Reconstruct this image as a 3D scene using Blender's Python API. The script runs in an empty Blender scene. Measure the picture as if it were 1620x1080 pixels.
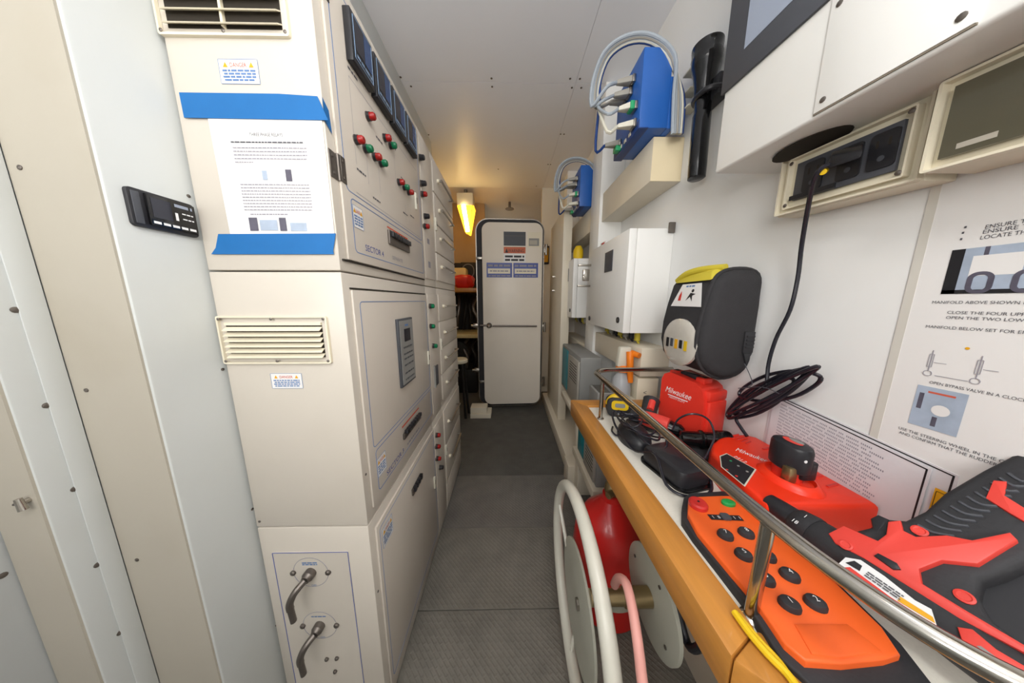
import bpy, bmesh, math, random
from mathutils import Vector, Matrix
random.seed(7)
PI = math.pi
scene = bpy.context.scene
COL = scene.collection

# ------------------------------------------------------------------ camera
F, CH, PITCH, YAW = 396.0, 1.13, math.radians(9.3), math.radians(-.87)
cd = bpy.data.cameras.new('camera'); cam = bpy.data.objects.new('camera', cd); COL.objects.link(cam)
cd.sensor_width = 36; cd.lens = F*36/1620; cd.clip_start = .01; cd.clip_end = 50
cam.location = (0, 0, CH); cam.rotation_euler = (PI/2-PITCH, 0, YAW)
scene.camera = cam

def _ray(x, y):
    a = (x-810)/F; b = -(y-540)/F
    vy = math.cos(PITCH)+b*math.sin(PITCH); vz = -math.sin(PITCH)+b*math.cos(PITCH)
    c, s = math.cos(YAW), math.sin(YAW)
    return Vector((a*c-vy*s, a*s+vy*c, vz))
O = Vector((0, 0, CH))
def PX(x, y, k): r = _ray(x, y); return O+r*(k/r.x)
def PY(x, y, k): r = _ray(x, y); return O+r*(k/r.y)
def PZ(x, y, k): r = _ray(x, y); return O+r*((k-CH)/r.z)
def PP(x, y, p, n): r = _ray(x, y); return O+r*((Vector(p)-O).dot(n)/r.dot(n))

# ------------------------------------------------------------------ materials
def lin(h):
    h = h.lstrip('#'); v = [int(h[i:i+2], 16)/255 for i in (0, 2, 4)]
    return [((c+.055)/1.055)**2.4 if c > .04045 else c/12.92 for c in v]
MATS = {}
def mat(name, col, rough=.45, metal=0, var=.06, scale=9, bump=0, bscale=200, spec=.5, emit=None, es=0, trans=0, alpha=1, ior=1.45, stretch=None, dirt=0, coat=0):
    m = bpy.data.materials.new(name); m.use_nodes = True
    nt = m.node_tree; N = nt.nodes; L = nt.links; b = N['Principled BSDF']
    c = lin(col)
    tc = N.new('ShaderNodeTexCoord'); mp = N.new('ShaderNodeMapping'); L.new(tc.outputs['Object'], mp.inputs[0])
    if stretch: mp.inputs['Scale'].default_value = stretch
    nz = N.new('ShaderNodeTexNoise'); nz.inputs['Scale'].default_value = scale; nz.inputs['Detail'].default_value = 5
    L.new(mp.outputs[0], nz.inputs[0])
    mx = N.new('ShaderNodeMix'); mx.data_type = 'RGBA'
    mx.inputs[6].default_value = [x*(1-var) for x in c]+[1]; mx.inputs[7].default_value = [min(1, x*(1+var)) for x in c]+[1]
    L.new(nz.outputs[0], mx.inputs[0]); out = mx.outputs[2]
    if dirt:
        n2 = N.new('ShaderNodeTexNoise'); n2.inputs['Scale'].default_value = 3.3; n2.inputs['Detail'].default_value = 8; L.new(tc.outputs['Object'], n2.inputs[0])
        cr = N.new('ShaderNodeValToRGB'); cr.color_ramp.elements[0].position = .53; cr.color_ramp.elements[1].position = .75
        L.new(n2.outputs[0], cr.inputs[0])
        mt = N.new('ShaderNodeMath'); mt.operation = 'MULTIPLY'; mt.inputs[1].default_value = dirt; L.new(cr.outputs[0], mt.inputs[0])
        m2 = N.new('ShaderNodeMix'); m2.data_type = 'RGBA'; L.new(mt.outputs[0], m2.inputs[0]); L.new(out, m2.inputs[6])
        m2.inputs[7].default_value = [c[0]*.72, c[1]*.66, c[2]*.55, 1]; out = m2.outputs[2]
    L.new(out, b.inputs['Base Color'])
    b.inputs['Roughness'].default_value = rough; b.inputs['Metallic'].default_value = metal
    b.inputs['Specular IOR Level'].default_value = spec; b.inputs['IOR'].default_value = ior
    b.inputs['Transmission Weight'].default_value = trans; b.inputs['Alpha'].default_value = alpha
    b.inputs['Coat Weight'].default_value = coat
    if emit: b.inputs['Emission Color'].default_value = lin(emit)+[1]; b.inputs['Emission Strength'].default_value = es
    if bump:
        n3 = N.new('ShaderNodeTexNoise'); n3.inputs['Scale'].default_value = bscale; L.new(mp.outputs[0], n3.inputs[0])
        bp = N.new('ShaderNodeBump'); bp.inputs['Strength'].default_value = bump; bp.inputs['Distance'].default_value = .002
        L.new(n3.outputs[0], bp.inputs['Height']); L.new(bp.outputs[0], b.inputs['Normal'])
    MATS[name] = m; return m
def plate_mat(name, col):
    m = mat(name, col, .6, 0, .35, 14, spec=.4, dirt=.35); nt = m.node_tree; N = nt.nodes; L = nt.links; b = N['Principled BSDF']
    tc = N.new('ShaderNodeTexCoord')
    hs = []
    for ang in (PI/4, -PI/4):
        mp = N.new('ShaderNodeMapping'); mp.inputs['Rotation'].default_value = (0, 0, ang); L.new(tc.outputs['Object'], mp.inputs[0])
        br = N.new('ShaderNodeTexBrick'); br.inputs['Scale'].default_value = 34; br.inputs['Mortar Size'].default_value = .12
        br.inputs['Brick Width'].default_value = .9; br.inputs['Row Height'].default_value = .45
        br.inputs['Mortar Smooth'].default_value = .6
        L.new(mp.outputs[0], br.inputs[0]); hs.append(br.outputs['Fac'])
    mm = N.new('ShaderNodeMath'); mm.operation = 'MULTIPLY'; L.new(hs[0], mm.inputs[0]); L.new(hs[1], mm.inputs[1])
    ad = N.new('ShaderNodeMath'); ad.operation = 'MAXIMUM'; L.new(hs[0], ad.inputs[0]); L.new(mm.outputs[0], ad.inputs[1])
    bp = N.new('ShaderNodeBump'); bp.inputs['Strength'].default_value = .5; bp.inputs['Distance'].default_value = .002
    L.new(ad.outputs[0], bp.inputs['Height']); L.new(bp.outputs[0], b.inputs['Normal'])
    return m
M = MATS
mat('pillar_paint', 'ced1cf', .38, var=.02, scale=4, dirt=.15)
mat('white_paint', 'f3f2ee', .38, var=.02, scale=4, dirt=.12)
mat('wall_white', 'f0f0ee', .4, var=.03, scale=3, dirt=.15)
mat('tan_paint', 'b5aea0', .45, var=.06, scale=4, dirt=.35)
mat('grey_paint', 'c3c6c6', .45, var=.04, scale=4, dirt=.1)
mat('cabinet_paint', 'cfc7bb', .36, var=.025, scale=5, dirt=.16)
mat('leaf_paint', 'ece3d5', .33, var=.025, scale=5, dirt=.12)
mat('door_paint', 'cfc6ba', .33, var=.025, scale=5, dirt=.12)
mat('cream_paint', 'e2d8c4', .42, var=.03, scale=5, dirt=.2)
mat('cream_plastic', 'e8dfc8', .4, var=.03, scale=12, dirt=.1)
mat('ceiling_paint', 'f0f1f6', .42, var=.02, scale=3)
mat('gap_dark', '2a241c', .8)
mat('seam', '7d7466', .7)
mat('blue_line', '6b86b4', .5, var=.1)
mat('black_plastic', '26262a', .38, var=.15, scale=30)
mat('black_gloss', '101012', .12, var=.1, spec=.6)
mat('black_rubber', '2e2e31', .62, var=.12, scale=60, bump=.2)
mat('black_fabric', '302f31', .85, var=.15, scale=40, bump=.5, bscale=500)
mat('dark_grey', '4a4c52', .5, var=.1)
mat('screen_dark', '262834', .12, var=.1, scale=6)
mat('screen_blue', '2f4a78', .15, var=.25, scale=8)
mat('screen_grey', '9aa3b4', .15, var=.12, scale=5)
mat('bezel_blue', '86a0bf', .35)
mat('red_plastic', 'e2382a', .36, var=.05, scale=12)
mat('orange_red', 'f03618', .34, var=.04, scale=12)
mat('orange', 'f4672a', .4, var=.04, scale=12)
mat('tool_red', 'e2463c', .42, var=.05, scale=14)
mat('red_lamp', '9c1c1a', .25)
mat('green_lamp', '11714a', .25)
mat('green_plug', '2fa26a', .4)
mat('green_button', '1f9a4c', .4)
mat('stop_red', 'c9302a', .4)
mat('chrome', 'b7b2aa', .16, 1, var=.08, scale=20)
mat('steel', 'a39d94', .3, 1, var=.15, scale=25)
mat('dull_steel', '77706a', .42, .8, var=.2, scale=25)
mat('brass', 'a8946e', .32, .9, var=.15)
mat('blue_tape', '1166a8', .6, var=.1, scale=18)
mat('paper', 'eceae8', .35, var=.01)
mat('laminate', 'e3dfe2', .25, var=.015)
mat('ink', '55555c', .6)
mat('ink_light', '9a97a0', .6)
mat('ink_blue', '5d7fb0', .6)
mat('ink_red', 'd0604a', .6)
mat('ink_black', '202024', .5)
mat('photo_blue', 'a9b6c8', .35, var=.3, scale=30)
mat('photo_dark', '5b5866', .35, var=.5, scale=40)
mat('white_print', 'f0f0f0', .5, var=0)
mat('yellow', 'e8c11e', .45, var=.05)
mat('yellow_dull', 'cdbb3c', .55, var=.08)
mat('warn_yellow', 'e9ab1e', .4)
mat('sign_orange', 'c96238', .45)
mat('sign_blue', '4656a0', .4, var=.1)
mat('wood', 'bd8038', .42, var=.28, scale=6, stretch=(14, 1.2, 10), coat=.15)
mat('wood_across', 'bd8038', .42, var=.28, scale=6, stretch=(1.2, 14, 10), coat=.15)
mat('worktop', 'e6e2d6', .35, var=.08, scale=260)
mat('blue_box', '2a63b4', .35, var=.06)
mat('blue_dark', '1e3f7e', .4, var=.08)
mat('cable_grey', 'a2aab2', .4, var=.08)
mat('plug_grey', 'a39e94', .5, var=.08)
mat('plug_white', 'd8d4c4', .45, var=.05)
mat('cord_black', '24232b', .25, var=.1)
mat('teal', '18818c', .4, var=.06)
mat('case_grey', '8d8d8a', .5, var=.06)
mat('case_dark', '5d5b56', .5, var=.1)
mat('tube_white', 'cfccbf', .3, var=.06, scale=16, dirt=.25)
mat('disc_grey', 'b5b4a6', .4, var=.05, scale=10, dirt=.2)
mat('cylinder_red', 'cf2320', .28, var=.06, coat=.2)
mat('pink_hose', 'd89a90', .45, var=.06)
mat('bottle_plastic', 'd4d8dc', .3, var=.03, trans=.35)
mat('orange_nozzle', 'f0801c', .4)
mat('lens_clear', 'c9c4ba', .08, var=.15, scale=30, coat=.6)
mat('window_smoke', '5c5848', .12, var=.12, scale=6, coat=.3)
mat('lamp_glow', 'ffb52a', .4, emit='ffae24', es=4.5)
mat('lamp_tube', 'ffe9a8', .4, emit='ffe49a', es=26)
mat('machine_dark', '23211f', .6, .2, var=.3, scale=20)
mat('pale_yellow', 'd9c489', .5)
mat('brown_wall', 'a08a68', .6, var=.1)
mat('beam_end', 'f0dfba', .5)
mat('tape_clear', 'd5d1c8', .3)
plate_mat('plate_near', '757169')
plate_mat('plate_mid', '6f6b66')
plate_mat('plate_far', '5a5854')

# ------------------------------------------------------------------ mesh building
class Fr:
    def __init__(s, o, U, V):
        s.o = Vector(o); s.U = Vector(U).normalized(); s.V = Vector(V).normalized(); s.N = s.U.cross(s.V).normalized()
    def p(s, u, v, w=0): return s.o+s.U*u+s.V*v+s.N*w
def FA(y=0, z=0, x=-.333): return Fr((x, y, z), (0, 1, 0), (0, 0, 1))      # surface facing the aisle from the left
def FN(x=0, z=0, y=0): return Fr((x, y, z), (1, 0, 0), (0, 0, 1))          # surface facing the camera
def FW(y=0, z=0, x=.70): return Fr((x, y, z), (0, -1, 0), (0, 0, 1))       # surface facing the aisle from the right
TXT = {}
def text_mesh(s):
    if s not in TXT:
        c = bpy.data.curves.new('t', 'FONT'); c.body = s; c.size = 1; c.resolution_u = 3
        o = bpy.data.objects.new('t', c); COL.objects.link(o)
        dg = bpy.context.evaluated_depsgraph_get(); me = bpy.data.meshes.new_from_object(o.evaluated_get(dg))
        TXT[s] = ([v.co.copy() for v in me.vertices], [tuple(p.vertices) for p in me.polygons])
        bpy.data.objects.remove(o); bpy.data.curves.remove(c); bpy.data.meshes.remove(me)
    return TXT[s]
class MB:
    def __init__(s, m=None): s.v = []; s.f = []; s.mi = []; s.mats = []; s.M = None; s.use(m) if m else None
    def use(s, m):
        if m not in s.mats: s.mats.append(m)
        s.m = s.mats.index(m); return s
    def add(s, vs, fs, mi=None):
        n = len(s.v)
        s.v += [(s.M @ Vector(v)) if s.M else Vector(v) for v in vs]
        s.f += [tuple(i+n for i in f) for f in fs]; s.mi += [s.m if mi is None else mi]*len(fs)
        return s
    def _bm(s, bm, bev, seg=2, edges=None):
        if bev: bmesh.ops.bevel(bm, geom=[e for e in bm.edges if edges is None or edges(e)], offset=bev, segments=seg, profile=.5, affect='EDGES', clamp_overlap=True)
        bm.verts.index_update(); s.add([v.co.copy() for v in bm.verts], [tuple(v.index for v in f.verts) for f in bm.faces]); bm.free(); return s
    def box(s, x0, x1, y0, y1, z0, z1, bev=0, seg=2):
        return s.fbox(Fr((0, 0, 0), (1, 0, 0), (0, 1, 0)), x0, x1, y0, y1, z0, z1, bev, seg)
    def fbox(s, f, u0, u1, v0, v1, w0, w1, bev=0, seg=2):
        c = [f.p(u, v, w) for w in (w0, w1) for (u, v) in ((u0, v0), (u1, v0), (u1, v1), (u0, v1))]
        q = [(3, 2, 1, 0), (4, 5, 6, 7), (0, 1, 5, 4), (1, 2, 6, 5), (2, 3, 7, 6), (3, 0, 4, 7)]
        if not bev: return s.add(c, q)
        bm = bmesh.new(); vs = [bm.verts.new(x) for x in c]; [bm.faces.new([vs[i] for i in g]) for g in q]
        return s._bm(bm, bev, seg)
    def hexa(s, c, bev=0):
        q = [(3, 2, 1, 0), (4, 5, 6, 7), (0, 1, 5, 4), (1, 2, 6, 5), (2, 3, 7, 6), (3, 0, 4, 7)]
        bm = bmesh.new(); vs = [bm.verts.new(x) for x in c]; [bm.faces.new([vs[i] for i in g]) for g in q]
        bmesh.ops.recalc_face_normals(bm, faces=bm.faces)
        return s._bm(bm, bev)
    def prism(s, pts, d, bev=0, seg=2):
        """outline of 3-D points, extruded by vector d"""
        bm = bmesh.new(); d = Vector(d); n = len(pts)
        a = [bm.verts.new(p) for p in pts]; b = [bm.verts.new(Vector(p)+d) for p in pts]
        bm.faces.new(a[::-1]); bm.faces.new(b)
        for i in range(n): bm.faces.new((a[i], a[(i+1) % n], b[(i+1) % n], b[i]))
        bmesh.ops.recalc_face_normals(bm, faces=bm.faces)
        if bev:
            caps = set(v for v in b)
            es = [e for e in bm.edges if (e.verts[0] in caps and e.verts[1] in caps)]
            bmesh.ops.bevel(bm, geom=es, offset=bev, segments=seg, profile=.5, affect='EDGES', clamp_overlap=True)
        return s._bm(bm, 0)
    def rrect(s, f, u0, u1, v0, v1, r, w0, w1, n=5, bev=0):
        pts = []
        for (cx, cy, a0) in ((u1-r, v0+r, -PI/2), (u1-r, v1-r, 0), (u0+r, v1-r, PI/2), (u0+r, v0+r, PI)):
            for i in range(n+1):
                a = a0+i*PI/2/n; pts.append(f.p(cx+r*math.cos(a), cy+r*math.sin(a), w0))
        return s.prism(pts, f.N*(w1-w0), bev)
    def ringr(s, f, u0, u1, v0, v1, r, t, w0, w1, n=6):
        A = []; B = []
        for (cx, cy, a0) in ((u1-r, v0+r, -PI/2), (u1-r, v1-r, 0), (u0+r, v1-r, PI/2), (u0+r, v0+r, PI)):
            for i in range(n+1):
                a = a0+i*PI/2/n; A.append((cx+r*math.cos(a), cy+r*math.sin(a))); q = max(r-t, .0005); B.append((cx+q*math.cos(a), cy+q*math.sin(a)))
        k = len(A); vs = [f.p(u, v, w) for w in (w0, w1) for L in (A, B) for (u, v) in L]; fs = []
        for i in range(k):
            j = (i+1) % k
            fs += [(2*k+i, 2*k+j, 3*k+j, 3*k+i), (i, j, 2*k+j, 2*k+i), (k+j, k+i, 3*k+i, 3*k+j), (j, i, k+i, k+j)]
        return s.add(vs, fs)
    def cyl(s, a, b, r0, r1=None, n=20, caps=True):
        a = Vector(a); b = Vector(b); r1 = r0 if r1 is None else r1
        d = (b-a).normalized(); u = d.orthogonal().normalized(); w = d.cross(u)
        vs = [c+(u*math.cos(t)+w*math.sin(t))*r for c, r in ((a, r0), (b, r1)) for t in [2*PI*i/n for i in range(n)]]
        fs = [(i, (i+1) % n, n+(i+1) % n, n+i) for i in range(n)]
        if caps: fs += [tuple(range(n))[::-1], tuple(range(n, 2*n))]
        return s.add(vs, fs)
    def lathe(s, a, d, prof, n=28, ux=None, sc=(1, 1)):
        """prof: list of (distance along d, radius)"""
        a = Vector(a); d = Vector(d).normalized(); u = (Vector(ux) if ux else d.orthogonal()).normalized(); w = d.cross(u)
        vs = [a+d*h+(u*math.cos(2*PI*i/n)*sc[0]+w*math.sin(2*PI*i/n)*sc[1])*max(r, .00002) for h, r in prof for i in range(n)]
        fs = []
        for k in range(len(prof)-1):
            for i in range(n): j = (i+1) % n; fs.append((k*n+i, k*n+j, (k+1)*n+j, (k+1)*n+i))
        fs += [tuple(range(n))[::-1], tuple(range((len(prof)-1)*n, len(prof)*n))]
        return s.add(vs, fs)
    def tube(s, pts, r, n=10, smooth=3, closed=False, caps=True):
        P = [Vector(p) for p in pts]
        if smooth:
            Q = []; k = len(P)
            rng = range(k) if closed else range(k-1)
            for i in rng:
                if closed: p0, p1, p2, p3 = P[(i-1) % k], P[i], P[(i+1) % k], P[(i+2) % k]
                else: p0, p1, p2, p3 = P[max(i-1, 0)], P[i], P[i+1], P[min(i+2, k-1)]
                for j in range(smooth+1):
                    t = j/(smooth+1)
                    Q.append(.5*((2*p1)+(-p0+p2)*t+(2*p0-5*p1+4*p2-p3)*t*t+(-p0+3*p1-3*p2+p3)*t**3))
            if not closed: Q.append(P[-1])
            P = Q
        k = len(P); vs = []; u = None
        for i in range(k):
            a = P[(i-1) % k] if closed else P[max(i-1, 0)]; b = P[(i+1) % k] if closed else P[min(i+1, k-1)]
            d = (b-a)
            d = d.normalized() if d.length > 1e-9 else Vector((0, 0, 1))
            if u is None: u = d.orthogonal().normalized()
            u = (u-d*u.dot(d)); u = u.normalized() if u.length > 1e-6 else d.orthogonal().normalized()
            w = d.cross(u); rr = r(i/(k-1)) if callable(r) else r
            vs += [P[i]+(u*math.cos(2*PI*j/n)+w*math.sin(2*PI*j/n))*rr for j in range(n)]
        fs = []
        for i in range(k if closed else k-1):
            i2 = (i+1) % k
            for j in range(n): j2 = (j+1) % n; fs.append((i*n+j, i*n+j2, i2*n+j2, i2*n+j))
        if caps and not closed: fs += [tuple(range(n))[::-1], tuple(range((k-1)*n, k*n))]
        return s.add(vs, fs)
    def ball(s, c, r, n=14):
        R = Vector(r) if not isinstance(r, (int, float)) else Vector((r, r, r)); c = Vector(c)
        vs = [c+Vector((0, 0, R.z))]
        for i in range(1, n//2):
            t = PI*i/(n//2)
            vs += [c+Vector((R.x*math.sin(t)*math.cos(2*PI*j/n), R.y*math.sin(t)*math.sin(2*PI*j/n), R.z*math.cos(t))) for j in range(n)]
        vs.append(c-Vector((0, 0, R.z))); e = len(vs)-1; fs = [(0, 1+j, 1+(j+1) % n) for j in range(n)]
        for i in range(n//2-2):
            fs += [(1+i*n+j, 1+(i+1)*n+j, 1+(i+1)*n+(j+1) % n, 1+i*n+(j+1) % n) for j in range(n)]
        b = 1+(n//2-2)*n; fs += [(e, b+(j+1) % n, b+j) for j in range(n)]
        return s.add(vs, fs)
    def text(s, f, u, v, h, t, w=.0006, al='l', width=None, slant=0):
        vs, fs = text_mesh(t)
        if not vs: return s
        x0 = min(a.x for a in vs); x1 = max(a.x for a in vs)
        k = h/.7; kx = k if width is None else width/(x1-x0)
        off = 0 if al == 'l' else -(x1+x0)/2*kx if al == 'c' else -x1*kx
        return s.add([f.p(u+a.x*kx+off+a.y*k*slant, v+a.y*k, w) for a in vs], fs)
    def scrib(s, f, u0, u1, v, h, w=.0006, dens=1.0):
        """a line of print too small to read: a broken bar"""
        x = u0
        while x < u1-h*.4:
            L = min(h*random.uniform(1.4, 4.2), u1-x)
            s.add([f.p(x, v, w), f.p(x+L, v, w), f.p(x+L, v+h*dens, w), f.p(x, v+h*dens, w)], [(0, 1, 2, 3)]); x += L+h*.55
        return s
    def flat(s, f, u0, u1, v0, v1, w=.0005): return s.add([f.p(u0, v0, w), f.p(u1, v0, w), f.p(u1, v1, w), f.p(u0, v1, w)], [(0, 1, 2, 3)])
    def poly(s, pts): return s.add(pts, [tuple(range(len(pts)))])
WL = {}
SPLIT = {'screws': 'screw', 'housing_screws': 'housing_screw', 'flange_bolts': 'flange_bolt', 'port_labels': 'port_label'}
def build(name, mb, parent=None):
    if name in SPLIT:                                   # every screw is an object of its own
        par = list(range(len(mb.v)))
        def root(i):
            while par[i] != i: par[i] = par[par[i]]; i = par[i]
            return i
        for f in mb.f:
            for i in f[1:]: par[root(i)] = root(f[0])
        isl = {}
        for k, f in enumerate(mb.f): isl.setdefault(root(f[0]), []).append(k)
        for ks in isl.values():
            q = MB(); q.mats = mb.mats; ids = sorted({i for k in ks for i in mb.f[k]}); mp = {i: j for j, i in enumerate(ids)}
            q.v = [mb.v[i] for i in ids]; q.f = [tuple(mp[i] for i in mb.f[k]) for k in ks]; q.mi = [mb.mi[k] for k in ks]
            o = build(SPLIT[name], q, parent)
        return o
    bm = bmesh.new(); vs = [bm.verts.new(v) for v in mb.v]
    for f, m in zip(mb.f, mb.mi):
        try: q = bm.faces.new([vs[i] for i in f])
        except ValueError: continue
        q.material_index = m; q.smooth = True
    bm.normal_update()
    for e in bm.edges:
        if len(e.link_faces) == 2: e.smooth = e.calc_face_angle(3) < .62
    xs = [v.co for v in bm.verts]; lo = Vector([min(c[i] for c in xs) for i in range(3)]); hi = Vector([max(c[i] for c in xs) for i in range(3)])
    c = Vector(((lo.x+hi.x)/2, (lo.y+hi.y)/2, lo.z))
    for v in bm.verts: v.co -= c
    me = bpy.data.meshes.new(name); bm.to_mesh(me); bm.free()
    for m in mb.mats: me.materials.append(MATS[m])
    o = bpy.data.objects.new(name, me); COL.objects.link(o)
    WL[o.name] = c
    if parent: o.parent = parent; o.location = c-WL[parent.name]
    else: o.location = c
    return o
def tag(o, label=None, cat=None, group=None, kind=None):
    if label: o['label'] = label
    if cat: o['category'] = cat
    if group: o['group'] = group
    if kind: o['kind'] = kind
    return o
def thing(name, loc, label, cat, group=None):
    o = bpy.data.objects.new(name, None); COL.objects.link(o); o.empty_display_size = .03; o.location = loc; WL[o.name] = Vector(loc)
    return tag(o, label, cat, group)
def struct(name, mb, parent=None):
    o = build(name, mb, parent)
    if not parent: o['kind'] = 'structure'
    return o
def copy_tree(o, parent=None):
    c = o.copy(); COL.objects.link(c)
    if parent: c.parent = parent
    for ch in [x for x in bpy.data.objects if x.parent == o]: copy_tree(ch, c)
    return c
def screw(mb, f, u, v, r=.003, w=0):
    mb.lathe(f.p(u, v, w), f.N, [(0, r), (.0008, r), (.0016, r*.6), (.0017, 0)], 10)

# ================================================================== SETTING
HC = 2.355; WX = .70
EY = 4.3
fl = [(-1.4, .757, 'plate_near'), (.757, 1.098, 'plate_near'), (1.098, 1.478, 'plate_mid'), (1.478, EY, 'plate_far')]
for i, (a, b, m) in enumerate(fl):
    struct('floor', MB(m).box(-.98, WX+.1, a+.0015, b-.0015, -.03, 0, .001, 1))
struct('trim_1', MB('gap_dark').box(-.98, WX+.1, -1.4, EY, -.05, -.0305))
cl = MB('ceiling_paint')
sx = .388
for a, b in ((-1.4, 1.645), (1.648, 3.0), (3.003, EY)):
    cl.box(-.98, sx-.0008, a, b, HC, HC+.02); cl.box(sx+.0008, WX+.1, a, b, HC, HC+.02)
cl.use('seam').box(-.98, WX+.1, -1.4, EY, HC+.0205, HC+.03)
ceil = struct('ceiling', cl)
sc = MB('dull_steel')
for (x, y) in [(-.595, 1.62), (-.56, 1.68), (-.09, 1.62), (-.09, 1.675), (.35, 1.615), (.375, 1.675), (.405, 1.615), (.43, 1.675), (.395, 2.088), (.42, 2.088), (.367, 2.51), (.39, 2.51), (-.593, 2.11), (.31, 2.95), (-.09, 2.6)]:
    sc.lathe((x, y, HC), (0, 0, -1), [(0, .006), (.0015, .006), (.003, .003), (.003, 0)], 10)
sb = build('screws', sc, ceil)
struct('wall_right', MB('wall_white').box(WX, WX+.1, -1.4, EY, 0, HC))
struct('wall_back', MB('cream_paint').box(-.98, WX, EY, EY+.08, 0, HC))
struct('wall_rear', MB('white_paint').box(-.98, WX, -1.48, -1.4, 0, HC))
# stepped left wall: pillar, flanged frame, recess
struct('wall_left', MB('wall_white').box(-1.06, -.98, -1.4, EY, 0, HC))
w = MB('pillar_paint').box(-.98, -.60, .4135, 2.2, 0, HC, .003)
struct('trim_2', w)
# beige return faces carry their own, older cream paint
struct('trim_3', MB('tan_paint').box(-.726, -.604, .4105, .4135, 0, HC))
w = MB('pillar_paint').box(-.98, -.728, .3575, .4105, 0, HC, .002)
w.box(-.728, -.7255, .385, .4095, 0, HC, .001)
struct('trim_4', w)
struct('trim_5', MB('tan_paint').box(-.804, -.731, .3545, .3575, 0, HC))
struct('trim_6', MB('grey_paint').box(-.98, -.806, -1.4, .3575, 0, HC, .002))
# screws on the frames, each group belongs to its frame
for nm, k, pts in (('trim_4', -.728, [(24, 490), (74, 641), (118, 773), (154, 893), (190, 1000)]), ('trim_6', -.806, [(4, 910)]),):
    s_ = MB('dull_steel')
    for q in pts:
        p = PX(*q, k); s_.lathe(p, (1, 0, 0), [(0, .0045), (.001, .0045), (.002, .002), (.002, 0)], 12)
    build('screws', s_, bpy.data.objects[nm])
s_ = MB('dull_steel')
for q in ((352, 584), (399, 805), (437, 988), (298, 310)):
    p = PX(*q, -.600); s_.lathe(p, (1, 0, 0), [(0, .003), (.001, .003), (.002, .001), (.002, 0)], 12)
build('screws', s_, bpy.data.objects['trim_2'])
s_ = MB('dull_steel')
for q in ((137, 617), (217, 885), (32, 265)):
    p = PY(*q, .4105); s_.lathe(p, (0, -1, 0), [(0, .0035), (.001, .0035), (.002, .0015), (.002, 0)], 12)
build('screws', s_, bpy.data.objects['trim_3'])
# T-shaped catch on the recess face
p = PY(40, 790, .3545)
p = p+Vector((.006, 0, 0))
t = thing('turn_catch', p, 'small chrome T-shaped turn catch on the beige strip at far left', 'catch')
build('barrel', MB('chrome').cyl(p, p+Vector((0, -.008, 0)), .004).cyl(p+Vector((0, -.008, .008)), p+Vector((0.003, -.008, -.011)), .0035, .0045), t)
build('pin', MB('dull_steel').cyl(p+Vector((-.012, -.006, -.003)), p+Vector((.003, -.006, 0)), .002), t)

# ================================================================== LEFT EQUIPMENT RACK
AX = -.333; BX = -.592; NY = .519
YS = [(.519, 1.03), (1.0315, 1.186), (1.1875, 1.60)]
ZS = [(.012, .602), (.605, 1.186), (1.189, 1.757)]
def hinge(parent, y, z):
    m = MB('dull_steel'); f = FA(y, z)
    m.fbox(f, -.0215, -.004, -.024, .024, 0, .002, .0006, 1); m.fbox(f, .001, .016, -.024, .024, 0, .008, .0006, 1); m.cyl(f.p(-.0015, -.024, .004), f.p(-.0015, .024, .004), .003)
    for v in (-.015, .015): screw(m, f, .008, v, .003, .008); screw(m, f, -.013, v, .003, .002)
    return build('hinge', m, parent)
def button(parent, q, col, r=.0095, square=False, name='push_button'):
    p = PX(*q, AX+.014); f = FA(p.y, p.z, AX+.002)
    r *= .9; m = MB('dull_steel').cyl(f.p(0, 0, 0), f.p(0, 0, .006), r*1.12, n=16)
    m.use('black_plastic').cyl(f.p(0, 0, .006), f.p(0, 0, .012), r*1.05, n=16); m.use(col).lathe(f.p(0, 0, .012), f.N, [(0, r*.95), (.008, r*.95), (.011, r*.7), (.0115, 0)], 16)
    o = build(name, m, parent); o['label'] = {'red_lamp': 'red', 'green_lamp': 'green', 'black_plastic': 'black', 'plug_white': 'white'}[col]+' control button'
    return o
def danger(parent, f, u0, u1, v0, v1, red='ink_red'):
    m = MB('paper').flat(f, u0, u1, v0, v1, .0006); h = v1-v0; W = u1-u0
    m.use('ink_blue').ringr(f, u0, u1, v0, v1, .001, .0009, .0004, .0009, 2)
    m.use(red).text(f, (u0+u1)/2, v1-h*.32, h*.17, 'DANGER', .001, 'c', W*.42)
    m.use('warn_yellow')
    for s in (-1, 1):
        cx = (u0+u1)/2+s*W*.33; m.poly([f.p(cx-h*.11, v1-h*.33, .001), f.p(cx+h*.11, v1-h*.33, .001), f.p(cx, v1-h*.12, .001)])
    m.use('ink_blue')
    for i in range(4): m.scrib(f, u0+W*(.08+.03*(i % 2)), u1-W*(.08+.03*(i == 3)), v1-h*(.5+.125*i), h*.075, .001)
    o = build('danger_sticker', m, parent); o['label'] = 'white DANGER warning sticker with blue print'; return o
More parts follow.
